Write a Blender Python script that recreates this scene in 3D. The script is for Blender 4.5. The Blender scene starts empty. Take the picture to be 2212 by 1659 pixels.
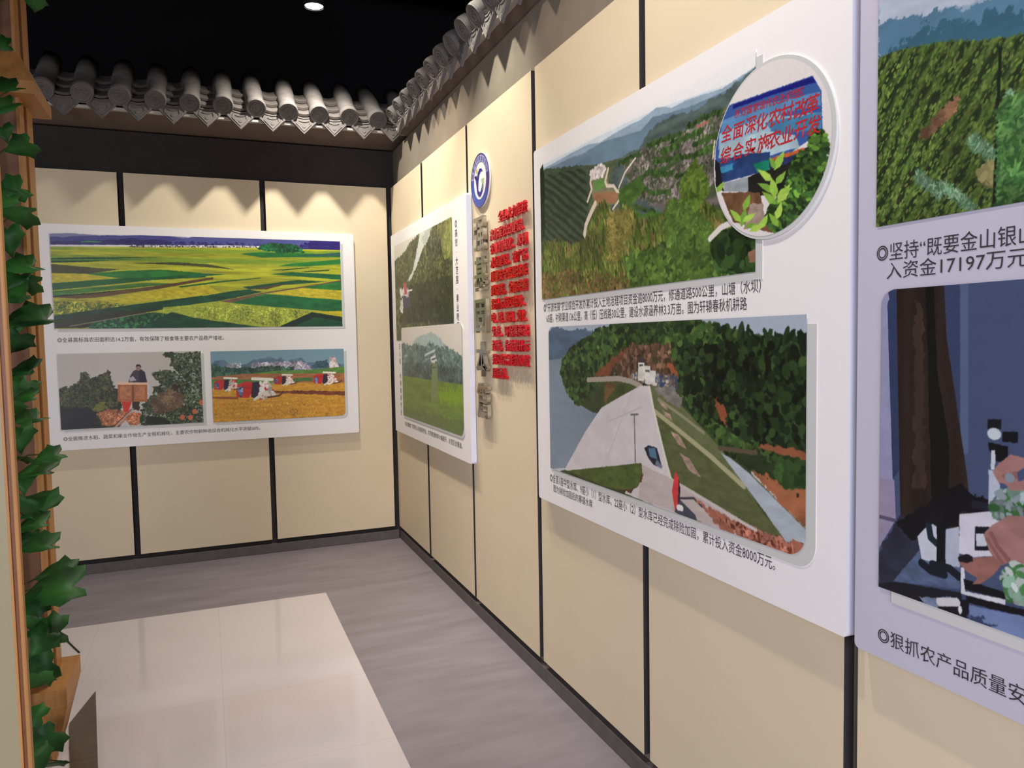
import bpy, bmesh, math, random
import numpy as np
from mathutils import Vector, Matrix

C = bpy.context.scene.collection
SC = bpy.context.scene

# ------------------------------------------------------------------ camera
cam_d = bpy.data.cameras.new('camera'); cam_d.sensor_width = 36.0; cam_d.sensor_fit = 'HORIZONTAL'
cam_d.lens = 1635.185 / 2212 * 36.0; cam_d.clip_start = 0.05
cam = bpy.data.objects.new('camera', cam_d); C.objects.link(cam)
def cam_axes(yaw, pitch, roll):
    fw = Vector((-math.sin(yaw) * math.cos(pitch), math.cos(yaw) * math.cos(pitch), math.sin(pitch)))
    r = Vector((math.cos(yaw), math.sin(yaw), 0)); u = r.cross(fw)
    return math.cos(roll) * r + math.sin(roll) * u, math.cos(roll) * u - math.sin(roll) * r, fw
_r, _u, _f = cam_axes(-0.3831623, -0.0601646, -0.0176196)
cam.matrix_world = Matrix(((_r.x, _u.x, -_f.x, -1.3107), (_r.y, _u.y, -_f.y, -5.58439), (_r.z, _u.z, -_f.z, 1.5), (0, 0, 0, 1)))
SC.camera = cam
SC.view_settings.view_transform = 'Standard'; SC.view_settings.look = 'None'
SC.view_settings.exposure = 0.0; SC.view_settings.gamma = 1.0; SC.view_settings.use_curve_mapping = False

# ------------------------------------------------------------------ light
world = bpy.data.worlds.new('hall_ambient'); SC.world = world; world.use_nodes = True
bg = world.node_tree.nodes['Background']; bg.inputs[0].default_value = (1.0, 0.94, 1.0, 1); bg.inputs[1].default_value = 0.04

def lamp_light(name, loc, target, power, size_deg, blend, color, radius=0.03):
    l = bpy.data.lights.new(name, 'SPOT'); l.energy = power; l.spot_size = math.radians(size_deg); l.spot_blend = blend
    l.color = color; l.shadow_soft_size = radius
    o = bpy.data.objects.new(name, l); C.objects.link(o); o.location = loc
    o.rotation_euler = (Vector(target) - Vector(loc)).to_track_quat('-Z', 'Y').to_euler()
    return o
def area_light(name, loc, target, power, w, h, color, spread=180):
    l = bpy.data.lights.new(name, 'AREA'); l.shape = 'RECTANGLE'; l.size = w; l.size_y = h; l.energy = power; l.color = color; l.spread = math.radians(spread)
    o = bpy.data.objects.new(name, l); C.objects.link(o); o.location = loc
    o.rotation_euler = (Vector(target) - Vector(loc)).to_track_quat('-Z', 'Y').to_euler()
    return o
BACK_LAMP = (-0.613, -0.712, 3.556)
LAMPS = [  # name, position, aim, power, cone, blend, colour
 ('lamp_back', (-0.613, -0.712, 3.545), (-0.90, -0.46, 0.4), 160, 140, 1.0, (1.0, 0.94, 0.84)),
 ('lamp_badge', (-0.50, -2.20, 3.60), (-0.02, -2.20, 2.2), 145, 56, 1.0, (1.0, 0.97, 0.83)),
 ('lamp_main', (-0.70, -4.00, 3.60), (-0.42, -3.95, 0.4), 128, 130, 1.0, (1.0, 0.91, 0.82)),
 ('fill_mid', (-0.66, -2.85, 3.60), (-0.05, -2.85, 0.6), 48, 90, 1.0, (1.0, 0.83, 0.66)),  # unseen fill spot added to brighten the panels between badge and main board
 ('lamp_far', (-0.66, -1.30, 3.60), (0.0, -1.45, 0.9), 172, 76, 1.0, (1.0, 0.83, 0.68))]
for nm, loc, aim, pw, cone, bl, colr in LAMPS: lamp_light(nm, loc, aim, pw, cone, bl, colr)
area_light('hall_fill', (-3.0, -9.8, 2.0), (0.0, -4.6, 0.8), 137, 5.0, 2.0, (0.98, 0.97, 1.08), 100)  # unseen area light added behind the camera to fill the hall

# ------------------------------------------------------------------ materials
def lin(c):
    out = []
    for v in c[:3]:
        v = v / 255.0
        out.append(v / 12.92 if v <= 0.04045 else ((v + 0.055) / 1.055) ** 2.4)
    return out
def mat(name, col, rough=0.5, metal=0.0, var=0.0, scale=8.0, bump=0.0, spec=0.5, stretch=(1, 1, 1), col2=None, trans=0.0):
    m = bpy.data.materials.new(name); m.use_nodes = True; nt = m.node_tree; b = nt.nodes['Principled BSDF']
    b.inputs['Roughness'].default_value = rough; b.inputs['Metallic'].default_value = metal; b.inputs['Specular IOR Level'].default_value = spec
    c = lin(col)
    tc = nt.nodes.new('ShaderNodeTexCoord'); mp = nt.nodes.new('ShaderNodeMapping'); mp.inputs['Scale'].default_value = stretch
    nt.links.new(tc.outputs['Object'], mp.inputs[0])
    nz = nt.nodes.new('ShaderNodeTexNoise'); nz.inputs['Scale'].default_value = scale; nz.inputs['Detail'].default_value = 5
    nt.links.new(mp.outputs[0], nz.inputs['Vector'])
    rp = nt.nodes.new('ShaderNodeValToRGB')
    a = [max(0, x * (1 - var)) for x in c]; d = lin(col2) if col2 else [min(1, x * (1 + var)) for x in c]
    rp.color_ramp.elements[0].position = 0.3; rp.color_ramp.elements[1].position = 0.7
    rp.color_ramp.elements[0].color = (*a, 1); rp.color_ramp.elements[1].color = (*d, 1)
    nt.links.new(nz.outputs['Fac'], rp.inputs[0]); nt.links.new(rp.outputs[0], b.inputs['Base Color'])
    if bump:
        bp = nt.nodes.new('ShaderNodeBump'); bp.inputs['Strength'].default_value = bump; bp.inputs['Distance'].default_value = 0.01
        nt.links.new(nz.outputs['Fac'], bp.inputs['Height']); nt.links.new(bp.outputs[0], b.inputs['Normal'])
    return m
M = {
 'panel': mat('cream_panel', (225, 209, 178), 0.62, var=0.02, scale=3, spec=0.3),
 'edge': mat('dark_panel_edge', (52, 48, 50), 0.6, var=0.1, spec=0.3),
 'wall': mat('grey_render_shaded', (56, 52, 52), 0.85, var=0.10, scale=9, bump=0.15, spec=0.2),  # grey render with the eave's shade on the back wall put into its colour
 'wall_light': mat('grey_render', (136, 126, 112), 0.85, var=0.08, scale=9, bump=0.15, spec=0.2),
 'groove': mat('groove_paint', (66, 60, 60), 0.8, var=0.1, spec=0.2),
 'skirt': mat('grey_skirting', (96, 90, 88), 0.7, var=0.12, scale=20, spec=0.3),
 'black': mat('black_ceiling', (26, 26, 28), 0.9, var=0.15, scale=4, spec=0.1),
 'duct': mat('black_steel', (34, 34, 36), 0.7, var=0.1, spec=0.2),
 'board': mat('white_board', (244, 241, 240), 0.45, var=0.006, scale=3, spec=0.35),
 'board_lilac': mat('white_board_lilac_tone', (198, 196, 212), 0.45, var=0.006, scale=3, spec=0.35),  # white board in a darker, bluer tone than the others
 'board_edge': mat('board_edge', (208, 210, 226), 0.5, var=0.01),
 'drop_shadow_edge': mat('grey_drop_shadow_edge', (206, 208, 206), 0.5, var=0.01),  # grey of the drop shadows behind the prints and of the inset rim
 'ink': mat('black_ink', (58, 54, 58), 0.6, var=0.02),
 'red_ink': mat('red_ink', (186, 30, 40), 0.6, var=0.05),
 'red': mat('red_acrylic', (186, 16, 30), 0.22, var=0.03, spec=0.6),
 'silver': mat('brushed_steel', (186, 181, 170), 0.30, metal=0.9, var=0.06, scale=30),
 'tile': mat('grey_roof_tile', (108, 103, 100), 0.88, var=0.16, scale=16, bump=0.35, spec=0.2),
 'tile_dark': mat('weathered_pan_tile', (96, 90, 86), 0.9, var=0.16, scale=16, bump=0.3, spec=0.2),
 'mortar': mat('pale_mortar', (188, 182, 174), 0.9, var=0.08, scale=12, spec=0.2),
 'soffit': mat('brown_soffit', (118, 102, 92), 0.8, var=0.06, spec=0.2),
 'wood': mat('orange_pine', (172, 122, 68), 0.5, var=0.14, scale=4, stretch=(18, 18, 1.2), spec=0.4),
 'wood_dark': mat('stained_groove', (112, 64, 28), 0.5, var=0.14, scale=4, stretch=(18, 18, 1.2), spec=0.4),
 'wood_face': mat('brown_plywood', (118, 80, 52), 0.55, var=0.12, scale=3, stretch=(10, 10, 1), spec=0.4),
 'post_face': mat('olive_beige_laminate', (150, 140, 108), 0.5, var=0.03, scale=2, spec=0.4),
 'leaf': mat('ivy_leaf', (20, 56, 26), 0.5, var=0.2, scale=9, spec=0.3, col2=(58, 120, 50)),
 'stem': mat('ivy_stem', (74, 70, 36), 0.7, var=0.2),
 'dark_slab': mat('dark_brown_slab', (84, 70, 54), 0.3, var=0.2, scale=5, stretch=(1, 8, 1)),
 'cord': mat('dark_cord', (40, 36, 34), 0.6),
 'white_enamel': mat('white_enamel', (236, 234, 232), 0.35, var=0.01),
 'blue': mat('badge_blue', (62, 84, 168), 0.35, var=0.12, scale=7), 'violet': mat('badge_violet', (86, 66, 128), 0.35, var=0.08, scale=7),
 'lilac': mat('badge_lilac', (158, 158, 200), 0.35, var=0.06), 'indigo': mat('emblem_indigo', (58, 50, 140), 0.35),
 'sage': mat('emblem_sage', (170, 186, 160), 0.4), 'maroon': mat('emblem_maroon', (120, 60, 60), 0.4), 'amber': mat('emblem_amber', (206, 150, 90), 0.4),
}
def emissive(name, col, strength):
    m = bpy.data.materials.new(name); m.use_nodes = True; b = m.node_tree.nodes['Principled BSDF']
    b.inputs['Emission Color'].default_value = (*col, 1); b.inputs['Emission Strength'].default_value = strength
    return m
M['lamp_glow'] = emissive('lamp_glow', (1.0, 0.9, 0.78), 30)

def floor_material():
    m = bpy.data.materials.new('stone_and_white_tile_floor'); m.use_nodes = True; nt = m.node_tree; N = nt.nodes; L = nt.links
    b = N['Principled BSDF']; tc = N.new('ShaderNodeTexCoord'); sp = N.new('ShaderNodeSeparateXYZ'); L.new(tc.outputs['Object'], sp.inputs[0])
    def mth(op, a, v=None, w=None):
        n = N.new('ShaderNodeMath'); n.operation = op
        for i, q in enumerate((a, v, w)):
            if q is None: continue
            if isinstance(q, (int, float)): n.inputs[i].default_value = q
            else: L.new(q, n.inputs[i])
        return n.outputs[0]
    x, y = sp.outputs['X'], sp.outputs['Y']
    white = mth('MULTIPLY', mth('LESS_THAN', x, -0.70), mth('LESS_THAN', y, -1.03))
    def joint(c, off):
        f = mth('FRACT', mth('DIVIDE', mth('ADD', c, off), 0.60)); return mth('LESS_THAN', mth('ABSOLUTE', mth('SUBTRACT', f, 0.5)), 0.0032)
    jt = mth('MULTIPLY', mth('MAXIMUM', joint(x, 0.70 + 0.3), joint(y, 1.03 + 0.3)), white)
    mp = N.new('ShaderNodeMapping'); mp.inputs['Scale'].default_value = (0.9, 3.6, 1); L.new(tc.outputs['Object'], mp.inputs[0])
    nz = N.new('ShaderNodeTexNoise'); nz.inputs['Scale'].default_value = 2.2; nz.inputs['Detail'].default_value = 8; nz.inputs['Roughness'].default_value = 0.62; L.new(mp.outputs[0], nz.inputs['Vector'])
    rp = N.new('ShaderNodeValToRGB'); L.new(nz.outputs['Fac'], rp.inputs[0])
    rp.color_ramp.elements[0].position = 0.32; rp.color_ramp.elements[0].color = (*lin((122, 115, 122)), 1)
    rp.color_ramp.elements[1].position = 0.70; rp.color_ramp.elements[1].color = (*lin((142, 135, 144)), 1)
    wn = N.new('ShaderNodeTexNoise'); wn.inputs['Scale'].default_value = 1.6; L.new(tc.outputs['Object'], wn.inputs['Vector'])
    wr = N.new('ShaderNodeValToRGB'); L.new(wn.outputs['Fac'], wr.inputs[0])
    wr.color_ramp.elements[0].color = (*lin((198, 190, 193)), 1); wr.color_ramp.elements[1].color = (*lin((216, 208, 211)), 1)
    mx = N.new('ShaderNodeMix'); mx.data_type = 'RGBA'; L.new(white, mx.inputs[0]); L.new(rp.outputs[0], mx.inputs[6]); L.new(wr.outputs[0], mx.inputs[7])
    m2 = N.new('ShaderNodeMix'); m2.data_type = 'RGBA'; L.new(mth('MULTIPLY', jt, 0.16), m2.inputs[0]); L.new(mx.outputs[2], m2.inputs[6]); m2.inputs[7].default_value = (*lin((120, 112, 112)), 1)
    L.new(m2.outputs[2], b.inputs['Base Color'])
    L.new(mth('ADD', mth('MULTIPLY', white, -0.42), 0.50), b.inputs['Roughness']); b.inputs['Specular IOR Level'].default_value = 0.5
    return m

# ------------------------------------------------------------------ mesh helpers
def mesh_obj(name, bm, materials, parent=None, smooth=False):
    me = bpy.data.meshes.new(name); bm.normal_update(); bm.to_mesh(me); bm.free()
    for m in (materials if isinstance(materials, (list, tuple)) else [materials]): me.materials.append(m)
    if smooth: me.polygons.foreach_set('use_smooth', [True] * len(me.polygons))
    o = bpy.data.objects.new(name, me); C.objects.link(o)
    if parent: o.parent = parent
    return o
def box(bm, x0, x1, y0, y1, z0, z1, mi=0, bevel=0.0):
    r = bmesh.ops.create_cube(bm, size=1.0)
    vs = r['verts']
    for v in vs: v.co = Vector(((x0 + x1) / 2 + v.co.x * (x1 - x0), (y0 + y1) / 2 + v.co.y * (y1 - y0), (z0 + z1) / 2 + v.co.z * (z1 - z0)))
    fs = {f for v in vs for f in v.link_faces}
    for f in fs: f.material_index = mi
    if bevel:
        es = {e for v in vs for e in v.link_edges}
        bmesh.ops.bevel(bm, geom=list(es), offset=bevel, segments=2, affect='EDGES', profile=0.6)
    return fs
def prism(bm, pts, d, mi=0):
    # extrude the closed 3D outline pts by the vector d
    a = [bm.verts.new(p) for p in pts]; b = [bm.verts.new(Vector(p) + Vector(d)) for p in pts]
    n = len(pts); fs = [bm.faces.new(a), bm.faces.new(b[::-1])]
    for i in range(n): fs.append(bm.faces.new((a[i], b[i], b[(i + 1) % n], a[(i + 1) % n])))
    for f in fs: f.material_index = mi
    bmesh.ops.recalc_face_normals(bm, faces=bm.faces)
    return fs
def tube(bm, pts, rad, seg=8):
    pts = [Vector(p) for p in pts]; rings = []
    for i, p in enumerate(pts):
        t = (pts[min(i + 1, len(pts) - 1)] - pts[max(i - 1, 0)]).normalized()
        a = t.cross(Vector((0, 0, 1)) if abs(t.z) < 0.9 else Vector((1, 0, 0))).normalized(); b = t.cross(a)
        r = rad[i] if isinstance(rad, (list, tuple)) else rad
        rings.append([bm.verts.new(p + (a * math.cos(6.28318 * k / seg) + b * math.sin(6.28318 * k / seg)) * r) for k in range(seg)])
    for i in range(len(rings) - 1):
        for k in range(seg): bm.faces.new((rings[i][k], rings[i][(k + 1) % seg], rings[i + 1][(k + 1) % seg], rings[i + 1][k]))
    bm.faces.new(rings[0][::-1]); bm.faces.new(rings[-1])
def thing(name, label, cat, loc=(0, 0, 0), group=None):
    o = bpy.data.objects.new(name, None); C.objects.link(o); o.location = loc; o.empty_display_size = 0.1
    return tag(o, label, cat, group)
def tag(o, label, cat, group=None):
    o['label'] = label; o['category'] = cat
    if group: o['group'] = group
    return o
def struct(o): o['kind'] = 'structure'; return o
def copy_obj(o, parent=None):
    c = o.copy(); C.objects.link(c); c.parent = parent; return c
def wall_map(side, off=0.0):
    # wall-plane coordinates (s to the right when facing the wall, z up, d out of the wall) -> world
    if side == 'back': return lambda s, z, d=0.0: Vector((s, -(off + d), z))
    return lambda s, z, d=0.0: Vector((-(off + d), -s, z))     # right wall: s = -Y

# ------------------------------------------------------------------ lettering
def text_mesh(body, height, width=None, extrude=0.0, offset=0.0, res=2, shear=0.0):
    cu = bpy.data.curves.new('lettering', 'FONT'); cu.body = body; cu.size = 1.0; cu.extrude = extrude / height; cu.offset = offset; cu.resolution_u = res; cu.shear = shear
    o = bpy.data.objects.new('lettering', cu); C.objects.link(o)
    dg = bpy.context.evaluated_depsgraph_get(); dg.update()
    me = bpy.data.meshes.new_from_object(o.evaluated_get(dg))
    bpy.data.objects.remove(o); bpy.data.curves.remove(cu)
    n = len(me.vertices); co = np.empty(n * 3, np.float32); me.vertices.foreach_get('co', co); co = co.reshape(-1, 3)
    return me, co
def text_obj(name, body, pos, side, d, height, width=None, material=None, parent=None, extrude=0.0, offset=0.0, align='L', shear=0.0, slope=0.0):
    # pos = (s, z) of the baseline start on the wall plane; width squeezes the line to that length
    me, co = text_mesh(body, height, width, extrude, offset, 2, shear)
    if len(co) == 0: return None
    x0, x1 = co[:, 0].min(), co[:, 0].max()
    kx = (width / (x1 - x0)) if width else height
    X = (co[:, 0] - x0) * kx; Y = co[:, 1] * height; Z = co[:, 2] * height + d
    if align == 'C': X = X - (X.max() - X.min()) / 2
    mp = wall_map(side); W = np.array([mp(pos[0] + a, pos[1] + b + slope * a, c) for a, b, c in zip(X, Y, Z)], np.float32)
    return finish_text(name, me, W, material, parent)
def finish_text(name, me, W, material, parent):
    base = Vector(W.mean(0).tolist()) if parent is None else Vector((0, 0, 0))
    me.vertices.foreach_set('co', (W - np.array(base, np.float32)).ravel()); me.materials.clear(); me.materials.append(material); me.update()
    me.name = name
    o = bpy.data.objects.new(name, me); C.objects.link(o); o.location = base
    if parent: o.parent = parent
    return o

# ------------------------------------------------------------------ painting of the photographic prints
ART = {
 'fields': [
  ('g',(232,226,226),(226,222,224)),
  ('p',(128,132,170),0.004,0.05,(30,30),[(-0.006,0.016),(0.063,0.001),(0.133,0.013),(0.18,0.024),(0.327,-0.011),(0.453,0.013),(0.584,-0.025),(0.481,0.06),(-0.007,0.105)]),
  ('p',(72,70,140),0.004,0.1,(20,8),[(-0.006,0.043),(0.044,0.047),(0.076,0.031),(0.133,0.021),(0.18,0.012),(0.241,0.01),(0.282,0.004),(0.337,-0.014),(0.402,0.012),(0.43,0.024),(0.479,-0.014),(0.481,0.101),(-0.008,0.143)]),
  ('p',(48,42,105),0.006,0.2,(40,10),[(-0.007,0.097),(0.156,0.066),(0.216,0.052),(0.257,0.032),(0.289,0.053),(0.339,0.041),(0.401,0.067),(0.481,0.072),(0.481,0.106),(-0.008,0.147)]),
  ('p',(70,150,80),0.004,0.12,(30,30),[(0.094,0.086),(0.132,0.075),(0.167,0.081),(0.151,0.09),(0.094,0.095)]),
  ('p',(80,84,150),0.002,0.08,(18,8),[(0.389,0.053),(0.466,-0.003),(0.482,-0.017),(0.706,-0.006),(1.009,-0.009),(1.007,0.111),(0.388,0.127)]),
  ('p',(42,28,112),0.01,0.12,(20,8),[(0.845,0.054),(0.903,-0.003),(1.009,-0.009),(1.007,0.111),(0.83,0.107)]),
  ('d',60,0.012,[(45,45,110),(60,55,125)],0.5,0,3.2,[(0.389,0.062),(0.874,0.052),(0.873,0.095),(0.388,0.119)]),
  ('p',(172,176,44),0.002,0.28,(10,55),[(-0.008,0.143),(0.691,0.1),(1.064,0.105),(1.054,1.145),(-0.023,1.093)]),
  ('l',(225,222,225),0.006,[(-0.008,0.137),(0.3,0.114),(0.583,0.093),(0.718,0.091)]),
  ('d',130,0.006,[(235,232,235),(70,60,90)],0.6,0,3.2,[(0.251,0.11),(0.481,0.095),(0.691,0.088),(0.691,0.099),(0.251,0.126)]),
  ('r',(90,140,40),0.55,26,0,0.02,[(-0.008,0.159),(1.064,0.114),(1.062,0.337),(-0.01,0.267)]),
  ('p',(20,62,22),0.002,0.12,(30,30),[(-0.001,0.265),(0.106,0.25),(0.348,0.235),(0.201,0.257),(-0.001,0.278)]),
  ('p',(58,128,40),0.003,0.12,(30,30),[(-0.001,0.278),(0.177,0.261),(0.298,0.259),(0.105,0.291),(-0.001,0.302)]),
  ('p',(24,66,24),0.002,0.12,(30,30),[(-0.001,0.295),(0.105,0.283),(0.191,0.279),(0.105,0.299),(-0.002,0.313)]),
  ('p',(70,74,34),0.003,0.2,(30,30),[(-0.002,0.325),(0.062,0.341),(0.211,0.372),(0.113,0.421),(-0.003,0.418)]),
  ('p',(70,74,34),0.003,0.15,(30,30),[(0.236,0.3),(0.398,0.282),(0.509,0.299),(0.606,0.352),(0.449,0.319),(0.298,0.305)]),
  ('p',(40,118,40),0.004,0.25,(30,30),[(0.103,0.421),(0.235,0.383),(0.347,0.365),(0.487,0.395),(0.476,0.429),(0.295,0.461),(0.21,0.464)]),
  ('p',(196,182,40),0.002,0.15,(60,40),[(-0.002,0.421),(0.091,0.424),(0.207,0.461),(-0.0,0.517)]),
  ('p',(26,92,38),0.003,0.2,(30,30),[(-0.003,0.525),(0.21,0.467),(0.32,0.448),(0.5,0.407),(0.499,0.441),(0.32,0.48),(0.173,0.534),(-0.001,0.597)]),
  ('p',(64,118,40),0.004,0.25,(30,30),[(-0.002,0.608),(0.282,0.513),(0.408,0.512),(0.22,0.577),(-0.0,0.657)]),
  ('p',(22,46,20),0.003,0.12,(30,30),[(-0.002,0.653),(0.148,0.612),(0.395,0.525),(0.395,0.539),(0.147,0.63),(-0.003,0.67)]),
  ('p',(98,72,36),0.003,0.2,(30,30),[(-0.0,0.668),(0.147,0.626),(0.332,0.541),(0.525,0.439),(0.525,0.465),(0.331,0.578),(0.135,0.672),(0.076,0.68)]),
  ('p',(196,182,40),0.004,0.2,(70,60),[(0.127,0.696),(0.293,0.607),(0.498,0.516),(0.55,0.615),(0.23,0.729)]),
  ('p',(170,164,44),0.004,0.3,(70,60),[(-0.0,0.673),(0.123,0.69),(0.237,0.746),(0.157,0.774),(0.027,0.848),(-0.001,0.847)]),
  ('d',260,0.01,[(70,110,40),(120,130,40),(190,180,50)],0.4,0,3.2,[(-0.001,0.718),(0.146,0.726),(0.23,0.75),(0.027,0.852),(-0.001,0.851)]),
  ('p',(26,66,38),0.003,0.3,(30,30),[(-0.001,0.859),(0.23,0.754),(0.484,0.645),(0.522,0.707),(0.315,0.815),(-0.001,0.992)]),
  ('p',(44,48,26),0.004,0.25,(30,30),[(0.001,0.906),(0.217,0.806),(0.315,0.811),(0.095,0.988),(-0.001,0.992)]),
  ('p',(178,182,52),0.004,0.2,(70,60),[(0.328,0.819),(0.482,0.724),(0.52,0.892)]),
  ('p',(28,92,52),0.004,0.25,(30,30),[(0.104,0.996),(0.119,0.929),(0.315,0.827),(0.493,0.892),(0.492,1.009)]),
  ('d',340,0.012,[(60,130,70),(30,80,50),(20,60,40)],0.5,0,3.2,[(0.109,0.992),(0.131,0.933),(0.315,0.839),(0.491,0.9),(0.489,1.005)]),
  ('l',(130,120,90),0.003,[(0.048,0.97),(0.143,0.917),(0.29,0.835)]),
  ('p',(36,122,48),0.003,0.2,(30,30),[(0.758,0.304),(0.814,0.271),(0.93,0.235),(1.006,0.208),(1.006,0.261),(0.871,0.304)]),
  ('p',(30,110,44),0.003,0.2,(30,30),[(0.622,0.175),(0.69,0.153),(0.931,0.152),(1.007,0.164),(1.007,0.186),(0.703,0.211)]),
  ('p',(40,86,80),0.003,0.2,(30,30),[(0.801,0.192),(1.007,0.128),(1.007,0.173)]),
  ('p',(34,104,60),0.003,0.12,(30,30),[(0.435,0.411),(0.492,0.4),(0.571,0.407),(0.434,0.449)]),
  ('p',(22,62,30),0.002,0.12,(30,30),[(0.729,0.355),(0.871,0.313),(0.882,0.318),(0.785,0.352)]),
  ('p',(22,62,30),0.002,0.12,(30,30),[(0.847,0.362),(0.958,0.333),(0.952,0.348),(0.87,0.367)]),
  ('p',(22,98,52),0.003,0.2,(30,30),[(0.729,0.398),(0.813,0.37),(1.004,0.394),(1.004,0.452),(0.87,0.425)]),
  ('p',(30,92,40),0.003,0.12,(30,30),[(0.408,0.544),(0.538,0.486),(0.701,0.438),(0.692,0.449),(0.538,0.503),(0.407,0.561)]),
  ('p',(28,80,46),0.003,0.25,(30,30),[(0.628,0.547),(0.756,0.492),(0.832,0.459),(0.945,0.476),(0.755,0.526),(0.65,0.572)]),
  ('p',(86,70,44),0.003,0.12,(30,30),[(0.65,0.574),(0.755,0.516),(0.798,0.503),(0.716,0.57)]),
  ('p',(26,78,48),0.003,0.25,(30,30),[(0.349,0.742),(0.457,0.668),(0.59,0.592),(0.65,0.573),(0.699,0.601),(0.551,0.7),(0.456,0.738),(0.349,0.767)]),
  ('p',(38,118,48),0.003,0.2,(30,30),[(0.851,0.551),(0.939,0.49),(1.004,0.461),(1.003,0.577)]),
  ('p',(204,188,48),0.003,0.2,(70,60),[(0.71,0.611),(0.854,0.553),(1.003,0.577),(1.001,0.686),(0.754,0.625)]),
  ('p',(28,106,54),0.003,0.25,(30,30),[(0.583,0.721),(0.712,0.623),(1.001,0.693),(1.0,0.835),(0.865,0.803),(0.642,0.744)]),
  ('p',(112,86,64),0.002,0.2,(30,30),[(0.543,0.709),(0.693,0.612),(0.927,0.496),(1.001,0.452),(1.001,0.47),(0.712,0.62),(0.583,0.722)]),
  ('p',(168,182,62),0.004,0.2,(80,70),[(0.349,0.775),(0.456,0.744),(0.535,0.71),(0.642,0.744),(0.883,0.812),(0.752,1.002),(0.694,1.0),(0.454,0.888),(0.348,0.816)]),
  ('d',420,0.009,[(120,140,50),(190,200,80),(140,160,50)],0.35,0.6,3.2,[(0.456,0.759),(0.642,0.759),(0.877,0.821),(0.752,0.993),(0.454,0.884)]),
  ('p',(26,72,46),0.004,0.3,(30,30),[(0.378,0.825),(0.454,0.891),(0.694,1.002),(0.276,0.995)]),
  ('p',(22,78,46),0.004,0.25,(30,30),[(0.75,1.006),(0.882,0.831),(1.005,0.893),(1.004,1.014)]),
  ('p',(18,44,30),0.004,0.2,(30,30),[(0.752,1.003),(0.882,0.834),(1.005,0.895),(1.005,0.947),(0.893,0.892),(0.806,1.003)]),
  ('p',(196,182,40),0.003,0.12,(30,30),[(0.883,0.825),(1.006,0.817),(1.005,0.892)]),
  ('p',(20,88,46),0.008,0.25,(30,30),[(0.688,0.11),(0.7,0.067),(0.733,0.045),(0.789,0.046),(0.831,0.064),(0.856,0.114),(0.866,0.144),(0.844,0.141),(0.802,0.148),(0.773,0.181),(0.765,0.177),(0.754,0.135),(0.713,0.132)]),
  ('d',160,0.012,[(28,104,56),(16,66,38)],0.5,0,3.2,[(0.691,0.11),(0.733,0.051),(0.828,0.069),(0.856,0.127),(0.774,0.142),(0.713,0.125)]),
 ],
 'orchard': [
  ('g',(196,190,182),(206,198,200)),
  ('p',(36,48,24),0.022,0.35,(25,18),[(-0.019,0.475),(0.056,0.446),(0.099,0.504),(0.127,0.386),(0.168,0.369),(0.151,0.248),(0.191,0.25),(0.214,0.352),(0.251,0.314),(0.291,0.337),(0.335,0.238),(0.35,0.259),(0.316,0.378),(0.371,0.453),(0.395,0.505),(0.417,0.69),(0.403,1.036),(-0.034,1.009)]),
  ('d',520,0.022,[(52,66,32),(24,34,18),(70,80,40),(34,44,22),(90,78,44)],0.55,0,3.2,[(-0.009,0.466),(0.127,0.396),(0.161,0.259),(0.191,0.26),(0.209,0.351),(0.334,0.258),(0.365,0.463),(0.406,0.689),(0.279,0.8),(-0.008,0.773)]),
  ('p',(16,20,16),0.03,0.3,(30,30),[(-0.025,0.692),(0.23,0.735),(0.273,1.022),(-0.034,1.009)]),
  ('p',(176,108,70),0.02,0.3,(30,20),[(0.238,0.806),(0.332,0.744),(0.425,0.783),(0.556,0.826),(0.558,0.95),(0.509,0.996),(0.285,0.973)]),
  ('d',200,0.02,[(190,120,80),(150,84,50),(206,146,106)],0.4,0.4,3.2,[(0.258,0.808),(0.409,0.781),(0.55,0.835),(0.536,0.978),(0.296,0.954)]),
  ('p',(120,122,44),0.02,0.3,(30,30),[(0.209,0.753),(0.273,0.638),(0.322,0.733),(0.249,0.777)]),
  ('p',(52,66,38),0.02,0.35,(25,18),[(0.536,0.989),(0.558,0.723),(0.637,0.575),(0.644,0.482),(0.699,0.445),(0.648,0.338),(0.633,0.276),(0.736,0.251),(0.822,0.287),(0.77,0.18),(0.794,0.108),(0.709,0.027),(0.774,0.004),(0.856,0.039),(0.916,0.062),(0.945,0.011),(1.034,0.004),(1.017,1.038)]),
  ('d',900,0.024,[(70,84,50),(36,50,28),(100,112,84),(46,58,36),(140,148,140),(80,92,56)],0.5,0,3.2,[(0.557,0.98),(0.569,0.734),(0.642,0.585),(0.704,0.445),(0.649,0.297),(0.736,0.261),(0.822,0.287),(0.781,0.18),(0.785,0.036),(1.028,0.025),(1.006,1.026)]),
  ('d',240,0.026,[(126,96,76),(110,88,66),(96,84,58)],0.4,0.5,3.2,[(0.624,0.646),(0.762,0.511),(0.87,0.624),(0.839,0.768),(0.646,0.855)]),
  ('d',120,0.02,[(30,34,28),(44,52,36)],0.5,0,3.2,[(0.592,0.87),(0.726,0.925),(0.751,1.0),(0.579,0.983)]),
  ('p',(64,44,36),0.01,0.12,(30,30),[(0.78,0.45),(0.813,0.442),(0.822,0.537),(0.789,0.545)]),
  ('e',(205,112,76),0.844,0.911,0.018,0.036,0),
  ('e',(205,112,76),0.904,0.921,0.019,0.036,0),
  ('e',(205,112,76),0.99,0.718,0.019,0.036,0),
  ('e',(205,112,76),0.937,0.84,0.019,0.036,0),
  ('p',(206,52,30),0.003,0.12,(30,30),[(0.415,0.66),(0.488,0.666),(0.461,0.801),(0.432,0.799)]),
  ('p',(52,36,24),0.015,0.12,(30,30),[(0.488,0.666),(0.549,0.671),(0.535,0.783),(0.488,0.778)]),
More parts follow.
